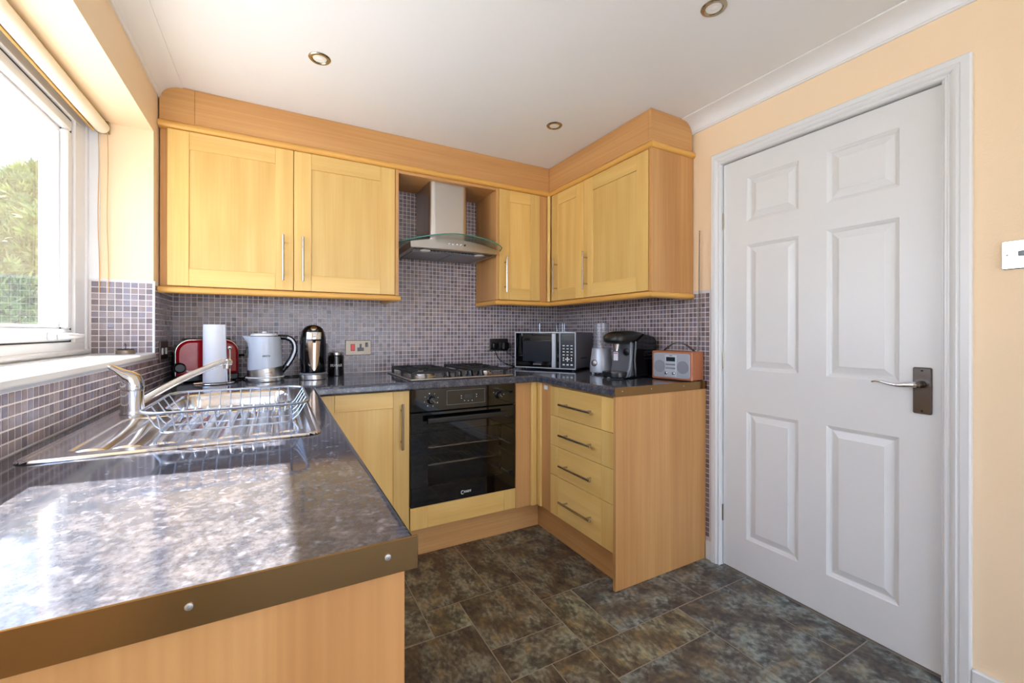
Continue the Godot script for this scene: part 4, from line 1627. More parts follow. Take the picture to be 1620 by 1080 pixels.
func height_sheet(called: String, x0: float, x1: float, z0: float, z1: float, nx: int, nz: int, f: Callable, m: Material, parent: Node3D) -> void:
	# a pressed metal sheet: y = f(x, z), NAN where there is none
	var inv := parent.transform.affine_inverse()
	var V := PackedVector3Array()
	var N := PackedVector3Array()
	var I := PackedInt32Array()
	var ok := PackedByteArray()
	var hx := (x1 - x0) / nx
	var hz := (z1 - z0) / nz
	for k in nz + 1:
		for i in nx + 1:
			var x := x0 + hx * i
			var z := z0 + hz * k
			var y: float = f.call(x, z)
			ok.append(0 if is_nan(y) else 1)
			if is_nan(y): y = TOP
			var e := 0.0015
			var a: float = f.call(x + e, z)
			var b: float = f.call(x - e, z)
			var c: float = f.call(x, z + e)
			var d: float = f.call(x, z - e)
			var n := Vector3(0, 1, 0)
			if not (is_nan(a) or is_nan(b) or is_nan(c) or is_nan(d)):
				n = Vector3((b - a) / (2 * e), 1, (d - c) / (2 * e)).normalized()
			V.append(inv * Vector3(x, y, z))
			N.append(n)
	for k in nz:
		for i in nx:
			var p := k * (nx + 1) + i
			var q := p + nx + 1
			if ok[p] and ok[p + 1] and ok[q] and ok[q + 1]:
				I.append_array([p, p + 1, q, p + 1, q + 1, q])
	var arr := []
	arr.resize(Mesh.ARRAY_MAX)
	arr[Mesh.ARRAY_VERTEX] = V
	arr[Mesh.ARRAY_NORMAL] = N
	arr[Mesh.ARRAY_INDEX] = I
	var mesh := ArrayMesh.new()
	mesh.add_surface_from_arrays(Mesh.PRIMITIVE_TRIANGLES, arr)
	piece(called, mesh, m, parent, Transform3D())


func round_box(x: float, z: float, cx: float, cz: float, w: float, h: float, r: float) -> float:
	var qx := absf(x - cx) - w / 2 + r
	var qz := absf(z - cz) - h / 2 + r
	return Vector2(maxf(qx, 0), maxf(qz, 0)).length() + minf(maxf(qx, qz), 0.0) - r


func sink_and_tap() -> void:
	var t := thing("sink", "stainless steel sink with ribbed drainer under the window", "sink", Vector3(-0.17, TOP, -1.6))
	var x0 := -0.434
	var x1 := 0.096
	var z0 := -2.078
	var z1 := -1.125
	var f := func(x: float, z: float) -> float:
		var o := round_box(x, z, (x0 + x1) / 2, (z0 + z1) / 2, x1 - x0, z1 - z0, 0.03)
		if o > 0.0006:
			return NAN
		var y := TOP + 0.0008 + 0.0052 * smoothstep(0.0, -0.006, o) - 0.0022 * smoothstep(-0.012, -0.022, o)
		# drainer: a shallow tray with ribs running towards the bowl
		var d := round_box(x, z, -0.1575, -1.3725, 0.43, 0.395, 0.03)
		if d < 0.0:
			var in_ := smoothstep(0.0, -0.008, d)
			y -= 0.0068 * in_
			var c := fposmod(x + 0.3725, 0.0614) - 0.0307
			var along := smoothstep(-1.178, -1.196, z) * smoothstep(-1.575, -1.545, z)
			y += 0.0078 * pow(maxf(0.0, 1.0 - pow(c / 0.0285, 2.0)), 0.6) * along * in_
		var b := round_box(x, z, -0.135, -1.8625, 0.365, 0.375, 0.06)
		if b < 0.0:
			y -= 0.004 * smoothstep(0.0, -0.010, b) + 0.135 * smoothstep(-0.008, -0.034, b) + 0.006 * smoothstep(-0.03, -0.17, b)
		return y
	height_sheet("basin", x0 - 0.0005, x1 + 0.0005, z0 - 0.0005, z1 + 0.0005, 264, 212, f, M.sink, t)
	var g := world_geo(t)
	g.lathe([Vector2(0.042, 0.0), Vector2(0.041, 0.003), Vector2(0.028, 0.001), Vector2(0.006, 0.002)], Vector3(-0.135, TOP - 0.1455, -1.8625), 24)
	part("drain", g, M.chrome, t)

	# mixer tap: stout body, angled lever on top, long swung spout
	t = thing("mixer_tap", "chrome mixer tap with single lever and long swivel spout", "tap", Vector3(-0.376, TOP + 0.0042, -1.655))
	g = Geo.new()
	g.lathe([Vector2(0.030, 0.0), Vector2(0.030, 0.004), Vector2(0.0275, 0.010), Vector2(0.0265, 0.066), Vector2(0.0275, 0.070)], Vector3.ZERO, 28)
	part("body", g, M.chrome, t)
	g = Geo.new()
	g.lathe([Vector2(0.0278, 0.0), Vector2(0.0278, 0.004)], Vector3(0, 0.0705, 0), 28)
	part("collar", g, M.handle, t)
	g = Geo.new()
	var rings := []
	# lever: a dome that runs out into a flattened tongue, up and back over the worktop
	for q in [[0.000, 0.0745, 0.0275, 0.0275, 0.0], [-0.001, 0.090, 0.0275, 0.0265, 0.10], [-0.006, 0.104, 0.0255, 0.0245, 0.40], [-0.018, 0.114, 0.019, 0.022, 0.70], [-0.034, 0.123, 0.0125, 0.019, 0.85], [-0.050, 0.133, 0.0095, 0.016, 0.9], [-0.066, 0.142, 0.008, 0.013, 0.95], [-0.073, 0.146, 0.004, 0.007, 1.0]]:
		var axis := Vector3(-sin(q[4]), cos(q[4]), 0)
		var u := Vector3(axis.y, -axis.x, 0)
		rings.append(oval(Vector3(q[0] * 0.6, q[1], -q[0] * 0.55), u * q[2], Vector3(0, 0, 1) * q[3], 20))
	g.loft(rings)
	part("lever", g, M.chrome, t)
	g = Geo.new()
	var pts := []
	var e := Vector3(0.206, 0.132, -0.154)
	for k in 13:
		var s := k / 12.0
		var y := 0.020 + 0.115 * s + 0.010 * sin(s * PI)
		pts.append(Vector3(e.x * s, y, e.z * s))
	pts.append(Vector3(e.x * 1.05, 0.134, e.z * 1.05))
	g.tube(pts, 0.0105, 14)
	part("spout", g, M.chrome, t)
	g = Geo.new()
	var dn := (Vector3(e.x, 0.0, e.z)).normalized()
	var tip := Vector3(e.x * 1.05, 0.134, e.z * 1.05)
	for k in 3:
		g.tube([tip + dn * (0.001 + 0.006 * k), tip + dn * (0.0045 + 0.006 * k)], 0.0135 - 0.001 * k, 16)
	g.tube([tip - dn * 0.002, tip + dn * 0.018], 0.010, 14)
	g.tube([tip + dn * 0.004 + Vector3(0, 0.0, 0), tip + dn * 0.004 + Vector3(0, -0.022, 0)], 0.0105, 14)
	part("nozzle", g, M.handle, t)


func dish_rack() -> void:
	var t := thing("dish_rack", "pale grey wire dish rack standing on the sink drainer", "dish rack", Vector3(-0.09, TOP + 0.004, -1.31))
	var inv := t.transform.affine_inverse()
	var yb := TOP + 0.030
	var yr := TOP + 0.078
	var loop := func(x0: float, x1: float, z0: float, z1: float, y: float, r: float) -> Array:
		var a := []
		for p in rrect(x1 - x0, z1 - z0, r, 5, Vector2((x0 + x1) / 2, (z0 + z1) / 2)):
			a.append(Vector3(p.x, y, p.y))
		return a
	var g := world_geo(t)
	g.tube(loop.call(-0.250, 0.068, -1.475, -1.110, yr, 0.05), 0.0030, 8, true)
	part("rim", g, M.wire, t)
	g = world_geo(t)
	g.tube(loop.call(-0.222, 0.040, -1.445, -1.150, yb, 0.03), 0.0022, 8, true)
	for x in [-0.17, -0.09, -0.01]:
		g.tube([Vector3(x, yb, -1.445), Vector3(x, yb, -1.15)], 0.002, 6)
	for z in [-1.36, -1.25]:
		g.tube([Vector3(-0.222, yb - 0.002, z), Vector3(0.04, yb - 0.002, z)], 0.002, 6)
	part("base_wires", g, M.wire, t)
	# U-shaped wires from rim to rim
	for k in 11:
		var x := -0.215 + 0.0245 * k
		g = world_geo(t)
		g.tube([Vector3(x, yr, -1.474), Vector3(x, yb + 0.012, -1.455), Vector3(x, yb + 0.003, -1.440), Vector3(x, yb + 0.002, -1.155), Vector3(x, yb + 0.012, -1.140), Vector3(x, yr, -1.111)], 0.0016, 6)
		part("cross_wire", g, M.wire, t)
	for k in 5:
		var z := -1.42 + 0.062 * k
		g = world_geo(t)
		g.tube([Vector3(-0.249, yr, z), Vector3(-0.228, yb + 0.012, z), Vector3(-0.215, yb, z)], 0.0017, 6)
		part("end_wire", g, M.wire, t)
		g = world_geo(t)
		g.tube([Vector3(0.067, yr, z), Vector3(0.046, yb + 0.012, z), Vector3(0.032, yb, z)], 0.0017, 6)
		part("end_wire", g, M.wire, t)
	# plate loops standing in the middle
	for k in 10:
		var x := -0.203 + 0.0245 * k
		g = world_geo(t)
		var pts := []
		for j in 9:
			var a := PI * j / 8.0
			pts.append(Vector3(x + 0.004 * sin(a), yb + 0.026 * sin(a) + 0.002, -1.30 - 0.013 * cos(a)))
		g.tube(pts, 0.0017, 6)
		part("plate_loop", g, M.wire, t)
	for q in [[-0.228, -1.165], [0.045, -1.165], [-0.228, -1.43], [0.045, -1.43]]:
		g = world_geo(t)
		g.tube([Vector3(q[0] + 0.012 * signf(-q[0]), yb, q[1]), Vector3(q[0], TOP + 0.012, q[1]), Vector3(q[0], TOP + 0.0045, q[1])], [0.002, 0.003, 0.004], 8)
		part("foot", g, M.wire, t)
	t.position.y += 0.0025


# ---------- things on the worktops ----------
func left_worktop_things() -> void:
	var g: Geo
	# toaster
	var t := thing("toaster", "glossy red toaster with black ends in the corner behind the paper roll", "toaster", Vector3(-0.314, TOP, -2.628), 0.25)
	g = Geo.new()
	g.box(Vector3(-0.128, 0.004, -0.074), Vector3(0.128, 0.040, 0.074), 0.006)
	for x in [-0.10, 0.10]:
		for z in [-0.055, 0.055]:
			g.lathe([Vector2(0.010, 0), Vector2(0.010, 0.006)], Vector3(x, 0, z), 10)
	part("base", g, M.black_plastic, t, 20)
	var outline := func(w: float, h: float, y: float, r: float) -> PackedVector2Array:
		var p := PackedVector2Array([Vector2(-w / 2, y), Vector2(w / 2, y)])
		for q in 2:
			for k in 9:
				var a := PI / 2 * (q + k / 8.0)
				p.append(Vector2([1, -1][q] * (w / 2 - r), y + h - r) + Vector2(cos(a), sin(a)) * r)
		return p
	for s in [[0.030, 0.079], [-0.079, -0.030]]:
		g = Geo.new()
		g.prism(outline.call(0.252, 0.170, 0.036, 0.060), s[0], s[1], 0.012)
		part("side_panel", g, M.red, t, 40)
	g = Geo.new()
	g.prism(outline.call(0.262, 0.178, 0.034, 0.064), -0.060, 0.060, 0.004)
	part("chrome_band", g, M.steel, t, 30)
	g = Geo.new()
	for s in [-1, 1]:
		g.prism(outline.call(0.268, 0.150, 0.030, 0.05), -0.045, 0.045, 0.004)
	part("end_cap", g, M.black_plastic, t, 30)
	for z in [-0.028, 0.028]:
		g = Geo.new()
		g.box(Vector3(-0.095, 0.205, z - 0.013), Vector3(0.095, 0.2135, z + 0.013), 0.003)
		part("slot", g, M.black_matt, t, 10)
	g = Geo.new()
	g.lathe([Vector2(0.026, 0), Vector2(0.024, 0.018), Vector2(0.018, 0.024)], Vector3(-0.112, 0.075, 0.068), 18, Basis(Vector3.RIGHT, PI / 2))
	part("dial", g, M.black_plastic, t)
	g = Geo.new()
	g.box(Vector3(0.128, 0.118, -0.018), Vector3(0.168, 0.130, 0.018), 0.005)
	part("lever", g, M.black_plastic, t, 20)
	lettering("Russell Hobbs", 0.009, M.tissue, t, Transform3D(Basis(), Vector3(-0.045, 0.058, 0.0791)))

	# paper towel on its stand
	t = thing("paper_towel_roll", "white paper towel roll standing on a chrome wire holder", "paper towel", Vector3(-0.262, TOP, -2.47))
	g = Geo.new()
	var rings := []
	for q in [[0.008, 0.99], [0.014, 1.0], [0.276, 1.0], [0.281, 0.985]]:
		var ring := []
		for k in 40:
			var a := TAU * k / 40.0
			# the loose end lifts off the roll on the right
			var lift := 0.0055 * clampf((a - 5.3) / 0.7, 0, 1) if a < 6.0 else 0.0055 * clampf((6.28 - a) / 0.28, 0, 1)
			var r: float = (0.0455 + lift) * q[1]
			ring.append(Vector3(r * cos(a), q[0], r * sin(-a)))
		rings.append(ring)
	g.loft(rings)
	part("roll", g, M.tissue, t, 30)
	g = Geo.new()
	rings = []
	for y in [0.009, 0.10, 0.19, 0.275]:
		var ring := []
		var swing: float = 0.012 * (1.0 - y / 0.275)
		for p in [Vector2(0.043, 0.012), Vector2(0.050, -0.012), Vector2(0.046 + swing, -0.030), Vector2(0.045 + swing, -0.0295), Vector2(0.0485, -0.012), Vector2(0.0415, 0.0125)]:
			ring.append(Vector3(p.x * 0.97, y, -p.y))
		rings.append(ring)
	g.loft(rings)
	part("loose_sheet", g, M.tissue, t, 30)
	t = thing("paper_towel_holder", "chrome wire ring stand with ball-tipped rod under the paper roll", "holder", Vector3(-0.262, TOP, -2.47))
	g = Geo.new()
	g.tube(oval(Vector3(0, 0.0045, 0), Vector3(0.082, 0, 0), Vector3(0, 0, 0.082), 36), 0.0030, 8, true)
	g.tube([Vector3(-0.082, 0.004, 0), Vector3(0.082, 0.004, 0)], 0.0028, 8)
	part("base_ring", g, M.chrome, t)
	g = Geo.new()
	g.tube([Vector3(0.064, 0.004, 0.030), Vector3(0.064, 0.165, 0.030)], 0.0032, 10)
	g.tube([Vector3(0.074, 0.004, 0.034), Vector3(0.064, 0.0045, 0.030)], 0.0028, 8)
	part("rod", g, M.chrome, t)
	g = Geo.new()
	var ball := []
	for k in 9:
		var a := PI * k / 8.0
		ball.append(Vector2(0.0085 * sin(a), -0.0085 * cos(a)))
	g.lathe(ball, Vector3(0.064, 0.172, 0.030), 16)
	part("ball", g, M.chrome, t)

	# kettle on its base; spout to the left, handle to the right
	t = thing("kettle", "translucent white jug kettle with steel base and black-edged handle", "kettle", Vector3(-0.052, TOP, -2.49), 0.02)
	g = Geo.new()
	g.lathe([Vector2(0.083, 0.0), Vector2(0.085, 0.004), Vector2(0.084, 0.018), Vector2(0.080, 0.0195)], Vector3.ZERO, 36)
	part("power_base", g, M.steel, t)
	g = Geo.new()
	g.tube(oval(Vector3(0, 0.0215, 0), Vector3(0.083, 0, 0), Vector3(0, 0, 0.083), 36), 0.0034, 8, true)
	part("rim", g, M.white_plastic, t)
	var slant := func(ring_y: float, r: float, tilt: float) -> Array:
		var a := []
		for k in 36:
			var q := TAU * k / 36.0
			a.append(Vector3(r * cos(q), ring_y + tilt * cos(q), r * sin(q)))
		return a
	g = Geo.new()
	g.loft([slant.call(0.021, 0.0795, 0.0), slant.call(0.040, 0.0790, 0.0), slant.call(0.0655, 0.0782, 0.0085)])
	part("steel_skirt", g, M.brushed, t, 30)
	g = Geo.new()
	rings = []
	for q in [[0.066, 0.0775, 0.0085, 0.0], [0.10, 0.0762, 0.005, 0.0], [0.15, 0.0733, 0.002, 0.0], [0.190, 0.0704, 0.0, 0.25], [0.210, 0.0690, 0.0, 0.75], [0.222, 0.0682, 0.0, 1.0], [0.224, 0.066, 0.0, 1.0]]:
		var ring: Array = slant.call(q[0], q[1], q[2])
		for k in 36:
			var a := absf(fposmod(TAU * k / 36.0, TAU) - PI)
			var push: float = 0.030 * q[3] * clampf(1.0 - a / 0.55, 0, 1)
			ring[k] += Vector3(-push, 0.003 * push / 0.03, 0)
		rings.append(ring)
	g.loft(rings)
	part("jug", g, M.frost, t, 40)
	g = Geo.new()
	g.lathe([Vector2(0.0665, 0.0), Vector2(0.0665, 0.003), Vector2(0.062, 0.004)], Vector3(0, 0.2235, 0), 36)
	part("seal", g, M.black_plastic, t)
	g = Geo.new()
	g.lathe([Vector2(0.061, 0.0), Vector2(0.060, 0.008), Vector2(0.050, 0.0125), Vector2(0.012, 0.0135), Vector2(0.010, 0.021), Vector2(0.0, 0.0225)], Vector3(-0.004, 0.2272, 0), 32)
	part("lid", g, M.white_plastic, t)
	g = Geo.new()
	var hp := [Vector3(0.055, 0.219, 0), Vector3(0.092, 0.218, 0), Vector3(0.118, 0.205, 0), Vector3(0.131, 0.178, 0), Vector3(0.130, 0.145, 0), Vector3(0.118, 0.112, 0), Vector3(0.098, 0.078, 0), Vector3(0.082, 0.056, 0), Vector3(0.070, 0.045, 0)]
	var spine := Curve3D.new()
	for k in hp.size():
		var d: Vector3 = (hp[mini(k + 1, hp.size() - 1)] - hp[maxi(k - 1, 0)]) / 6.0
		spine.add_point(hp[k], -d, d)
	rings = []
	var inlay := []
	for k in 25:
		var s := spine.get_baked_length() * k / 24.0
		var p := spine.sample_baked(s, true)
		var d := (spine.sample_baked(minf(s + 0.003, spine.get_baked_length())) - spine.sample_baked(maxf(s - 0.003, 0))).normalized()
		var nrm := Vector3(-d.y, d.x, 0)
		rings.append(oval(p, nrm * 0.0135, Vector3(0, 0, 0.0125), 14))
		if k > 3 and k < 21:
			inlay.append(oval(p + nrm * 0.001 + Vector3(0, 0, 0.004), nrm * 0.0072, Vector3(0, 0, 0.0108), 12))
	g.loft(rings)
	part("handle", g, M.black_plastic, t, 40)
	g = Geo.new()
	g.loft(inlay)
	part("handle_inlay", g, M.white_plastic, t, 40)
	g = Geo.new()
	g.box(Vector3(-0.083, 0.120, -0.014), Vector3(-0.071, 0.172, 0.014), 0.003)
	part("water_gauge", g, M.black_plastic, t, 10)
	lettering("BRITA", 0.0085, M.black_matt, t, Transform3D(Basis(), Vector3(0.004, 0.128, 0.0755)), "lettering", 0.0755)
	lettering("Russell", 0.009, M.pewter, t, Transform3D(Basis(), Vector3(0.010, 0.046, 0.0788)), "lettering", 0.0788, false)
	lettering("Hobbs", 0.009, M.pewter, t, Transform3D(Basis(), Vector3(0.007, 0.034, 0.0792)), "lettering", 0.0792, false)
	g = world_geo(t)
	var cp := []
	for q in [[-0.18, -2.66], [-0.155, -2.64], [-0.14, -2.62], [-0.12, -2.63], [-0.08, -2.66], [0.0, -2.66], [0.05, -2.64], [0.09, -2.64], [0.13, -2.66]]:
		cp.append(Vector3(q[0], TOP + 0.0045 + (0.012 if absf(q[0] + 0.14) < 0.01 else 0.0), q[1]))
	g.tube(cp, 0.0038, 8)
	part("power_cord", g, M.black_plastic, t)

	# black coffee maker with a pointed mirror front
	t = thing("coffee_maker", "tall domed black coffee maker with a pointed chrome front panel", "coffee maker", Vector3(0.166, TOP, -2.468))
	g = Geo.new()
	g.lathe([Vector2(0.064, 0.0), Vector2(0.067, 0.003), Vector2(0.067, 0.026), Vector2(0.063, 0.029)], Vector3.ZERO, 36)
	part("drip_base", g, M.steel, t)
	g = Geo.new()
	g.lathe([Vector2(0.0665, 0.0), Vector2(0.0645, 0.005), Vector2(0.058, 0.007)], Vector3(0, 0.0285, 0), 36)
	part("base_cover", g, M.grey_plastic, t)
	g = Geo.new()
	rings = []
	for q in [[0.032, 0.060], [0.040, 0.063], [0.10, 0.0655], [0.16, 0.0655], [0.215, 0.0635], [0.245, 0.0575], [0.262, 0.049], [0.274, 0.037], [0.281, 0.022], [0.284, 0.006]]:
		rings.append(oval(Vector3(0, q[0], -0.008), Vector3(q[1] * 0.97, 0, 0), Vector3(0, 0, q[1] * 1.05), 36))
	g.loft(rings)
	part("body", g, M.black_gloss, t, 40)
	var shield := func(rows: Array, rad: float, called: String, m: Material) -> void:
		var gg := Geo.new()
		var rr := []
		for q in rows:
			var ring := []
			for k in 9:
				var a: float = lerpf(-1.0, 1.0, k / 8.0) * q[1]
				ring.append(Vector3(sin(a) * rad * 0.97, q[0], cos(a) * rad * 1.05 - 0.008 + q[2]))
			for k in 9:
				var a: float = lerpf(1.0, -1.0, k / 8.0) * q[1]
				ring.append(Vector3(sin(a) * rad * 0.90, q[0], cos(a) * rad * 0.92 - 0.008 + q[2]))
			rr.append(ring)
		gg.loft(rr)
		part(called, gg, m, t, 40)
	shield.call([[0.048, 0.04, 0.0], [0.060, 0.16, 0.0], [0.085, 0.27, 0.0], [0.130, 0.39, 0.001], [0.200, 0.47, 0.0012]], 0.068, "front_panel", M.pewter_mirror)
	shield.call([[0.207, 0.52, 0.001], [0.212, 0.54, 0.003], [0.240, 0.54, -0.001], [0.246, 0.52, -0.004]], 0.0675, "chrome_collar", M.chrome)
	g = Geo.new()
	g.tube([Vector3(0, 0.208, 0.058), Vector3(0, 0.192, 0.066)], 0.0075, 12)
	part("spout", g, M.black_plastic, t)
	g = Geo.new()
	g.lathe([Vector2(0.016, 0.0), Vector2(0.015, 0.004), Vector2(0.0, 0.0055)], Vector3(0, 0.264, 0.036), 16, Basis(Vector3.RIGHT, 0.75))
	part("button", g, M.chrome, t)
	for s in [-1, 1]:
		g = Geo.new()
		g.box(Vector3(s * 0.066 - 0.005, 0.105, -0.028), Vector3(s * 0.066 + 0.005, 0.185, 0.012), 0.004)
		part("side_grip", g, M.grey_plastic, t, 20)
	# sugar canister
	t = thing("canister", "small black canister lettered SUGAR with a steel lid", "canister", Vector3(0.292, TOP, -2.605))
	g = Geo.new()
	g.lathe([Vector2(0.041, 0), Vector2(0.043, 0.003), Vector2(0.043, 0.112), Vector2(0.040, 0.116)], Vector3.ZERO, 32)
	part("body", g, M.black_gloss, t)
	g = Geo.new()
	g.lathe([Vector2(0.0365, 0), Vector2(0.0375, 0.002), Vector2(0.0375, 0.015), Vector2(0.035, 0.0175)], Vector3(0, 0.1155, 0), 32)
	part("lid", g, M.steel, t)
	lettering("SUGAR", 0.0135, M.white_mark, t, Transform3D(Basis(Vector3.UP, -0.08), Vector3(-0.003, 0.060, 0.0432)), "lettering", 0.0432, true, true)

	# tin candle on the sill
	t = thing("candle_tin", "small round tin candle with a dark top on the window sill", "candle", Vector3(-0.545, 1.06, -2.30))
	g = Geo.new()
	g.lathe([Vector2(0.030, 0), Vector2(0.031, 0.002), Vector2(0.031, 0.015), Vector2(0.029, 0.0165)], Vector3.ZERO, 24)
	part("tin", g, M.candle, t)
	g = Geo.new()
	g.lathe([Vector2(0.026, 0), Vector2(0.026, 0.003), Vector2(0.020, 0.0045)], Vector3(0, 0.0162, 0), 24)
	part("wax", g, M.black_matt, t)
	g = Geo.new()
	g.tube([Vector3(0, 0.018, 0), Vector3(0.001, 0.034, 0), Vector3(-0.001, 0.044, 0)], 0.0013, 6)
	part("wick", g, M.black_matt, t)


func right_worktop_things() -> void:
	var g: Geo
	# microwave, set across the corner
	var t := thing("microwave", "silver-framed black microwave oven set across the corner", "microwave", Vector3(1.532, TOP, -2.352), -1.0155)
	g = Geo.new()
	g.box(Vector3(-0.218, 0.012, -0.318), Vector3(0.218, 0.247, -0.012), 0.004)
	part("body", g, M.mw_case, t, 0)
	g = Geo.new()
	for q in [[-0.2185, 0.010, 0.2185, 0.017], [-0.2185, 0.241, 0.2185, 0.2485], [-0.2185, 0.017, -0.2125, 0.241], [0.2125, 0.017, 0.2185, 0.241], [0.108, 0.017, 0.113, 0.241]]:
		g.box(Vector3(q[0], q[1], -0.014), Vector3(q[2], q[3], 0.003), 0.0015)
	part("front_frame", g, M.silver_plastic, t, 0)
	g = Geo.new()
	g.box(Vector3(-0.2125, 0.017, -0.014), Vector3(0.108, 0.241, 0.0), 0.001)
	part("door", g, M.black_gloss, t, 0)
	g = Geo.new()
	g.box(Vector3(-0.158, 0.055, -0.001), Vector3(0.050, 0.190, 0.0008), 0.0004)
	part("door_window", g, M.mesh_glass, t, 0)
	g = Geo.new()
	g.prism(rrect(0.026, 0.220, 0.005, 4, Vector2(0.074, 0.129)), 0.0, 0.022, 0.005)
	part("handle", g, M.silver_plastic, t, 25)
	g = Geo.new()
	g.box(Vector3(0.113, 0.017, -0.014), Vector3(0.2125, 0.241, 0.0), 0.001)
	part("control_panel", g, M.black_plastic, t, 0)
	g = Geo.new()
	g.box(Vector3(0.122, 0.196, -0.001), Vector3(0.204, 0.232, 0.0012), 0.0006)
	part("display", g, M.lcd, t, 0)
	g = Geo.new()
	for r in 4:
		for c in 3:
			g.box(Vector3(0.130 + 0.027 * c, 0.158 - 0.0195 * r, -0.001), Vector3(0.144 + 0.027 * c, 0.164 - 0.0195 * r, 0.0012), 0.0005)
	for q in [[0.163, 0.075], [0.163, 0.065], [0.163, 0.085], [0.153, 0.075], [0.173, 0.075], [0.136, 0.082], [0.136, 0.068], [0.190, 0.082], [0.190, 0.068]]:
		g.box(Vector3(q[0] - 0.004, q[1] - 0.004, -0.001), Vector3(q[0] + 0.004, q[1] + 0.004, 0.0012), 0.0005)
	for c in 3:
		g.box(Vector3(0.130 + 0.027 * c, 0.036, -0.001), Vector3(0.145 + 0.027 * c, 0.044, 0.0012), 0.0005)
	part("buttons", g, M.white_mark, t, 0)
	lettering("KENWOOD", 0.0085, M.grey_mark, t, Transform3D(Basis(), Vector3(-0.052, 0.036, 0.0001)))
	g = Geo.new()
	for x in [-0.18, 0.18]:
		for z in [-0.28, -0.05]:
			g.lathe([Vector2(0.014, 0), Vector2(0.015, 0.013)], Vector3(x, 0, z), 12)
	part("feet", g, M.black_plastic, t)
	g = Geo.new()
	g.box(Vector3(0.2178, 0.075, -0.20), Vector3(0.2195, 0.082, -0.09), 0.0006)
	part("vent", g, M.black_matt, t, 0)
	# wire rack on top of it
	t = thing("wire_rack", "thin chrome wire rack standing on top of the microwave", "rack", Vector3(1.64, TOP + 0.2472, -2.42), -0.45)
	g = Geo.new()
	g.tube([Vector3(-0.085, 0, 0), Vector3(-0.085, 0.059, 0), Vector3(-0.082, 0.062, 0), Vector3(0.082, 0.062, 0), Vector3(0.085, 0.059, 0), Vector3(0.085, 0, 0)], 0.0028, 8)
	part("frame", g, M.wire, t)
	g = Geo.new()
	g.tube([Vector3(0.028, 0.062, 0), Vector3(0.034, 0.003, 0.012), Vector3(0.046, 0.003, 0.012), Vector3(0.053, 0.062, 0)], 0.0025, 8)
	g.tube([Vector3(0.071, 0.062, 0), Vector3(0.072, 0.002, 0.005)], 0.002, 8)
	part("divider", g, M.wire, t)
	g = Geo.new()
	g.tube([Vector3(-0.085, 0.0023, -0.03), Vector3(-0.085, 0.0023, 0.03)], 0.0022, 8)
	g.tube([Vector3(0.085, 0.0023, -0.03), Vector3(0.085, 0.0023, 0.03)], 0.0022, 8)
	part("foot", g, M.wire, t)

	# blender
	t = thing("blender", "silver blender with a smoky clear cup and round dial", "blender", Vector3(1.700, TOP, -1.985), -1.15)
	g = Geo.new()
	g.lathe([Vector2(0.064, 0.010), Vector2(0.068, 0.016), Vector2(0.0675, 0.05), Vector2(0.060, 0.11), Vector2(0.0555, 0.148), Vector2(0.052, 0.153)], Vector3.ZERO, 36)
	part("base", g, M.silver_plastic, t)
	for k in 4:
		var a := PI / 4 + PI / 2 * k
		g = Geo.new()
		g.lathe([Vector2(0.007, 0), Vector2(0.008, 0.012)], Vector3(0.050 * cos(a), 0, 0.050 * sin(a)), 10)
		part("foot", g, M.white_plastic, t)
	g = Geo.new()
	g.lathe([Vector2(0.019, 0), Vector2(0.019, 0.005), Vector2(0.015, 0.007)], Vector3(-0.014, 0.066, 0.0615), 20, Basis(Vector3.RIGHT, PI / 2 - 0.10))
	part("dial", g, M.pewter, t)
	g = Geo.new()
	g.lathe([Vector2(0.050, 0.153), Vector2(0.049, 0.162), Vector2(0.0465, 0.22), Vector2(0.0455, 0.296)], Vector3.ZERO, 36)
	part("cup", g, M.clear, t)
	g = Geo.new()
	g.lathe([Vector2(0.0468, 0.294), Vector2(0.0468, 0.301), Vector2(0.043, 0.303)], Vector3.ZERO, 36)
	part("lid", g, M.clear, t)
	g = Geo.new()
	g.lathe([Vector2(0.020, 0.153), Vector2(0.012, 0.172), Vector2(0.003, 0.178)], Vector3.ZERO, 16)
	for k in 4:
		var a := PI / 2 * k
		g.tube([Vector3(0, 0.174, 0), Vector3(0.028 * cos(a), 0.184, 0.028 * sin(a))], [0.003, 0.001], 6)
	part("blade", g, M.steel, t)

	# capsule coffee machine, its front towards the window
	t = thing("capsule_machine", "black capsule coffee machine with drip tray and ribbed water tank", "coffee machine", Vector3(1.70, TOP, -1.775), -1.40)
	g = Geo.new()
	var side := Basis(Vector3.BACK, Vector3.UP, Vector3.LEFT)   # outline drawn in (z, y), pushed along x
	g.xf = Transform3D(side, Vector3.ZERO)
	g.prism(PackedVector2Array([Vector2(-0.10, 0.006), Vector2(0.066, 0.006), Vector2(0.060, 0.03), Vector2(0.046, 0.10), Vector2(0.044, 0.19), Vector2(-0.10, 0.20)]), -0.068, 0.066, 0.008)
	part("column", g, M.slate_grey, t, 25)
	g = Geo.new()
	g.xf = Transform3D(side, Vector3.ZERO)
	g.prism(PackedVector2Array([Vector2(-0.17, 0.004), Vector2(0.03, 0.004), Vector2(0.040, 0.10), Vector2(0.03, 0.20), Vector2(-0.04, 0.238), Vector2(-0.14, 0.224), Vector2(-0.165, 0.205)]), -0.0835, -0.066, 0.006)
	g.prism(PackedVector2Array([Vector2(-0.17, 0.004), Vector2(-0.098, 0.004), Vector2(-0.098, 0.232), Vector2(-0.14, 0.224), Vector2(-0.165, 0.205)]), -0.075, 0.070, 0.006)
	part("water_tank", g, M.tank, t, 25)
	for k in 6:
		g = Geo.new()
		g.box(Vector3(0.0832, 0.10 + 0.018 * k, -0.150), Vector3(0.0848, 0.108 + 0.018 * k, -0.045), 0.0006)
		part("tank_rib", g, M.black_matt, t, 0)
	g = Geo.new()
	var rings := []
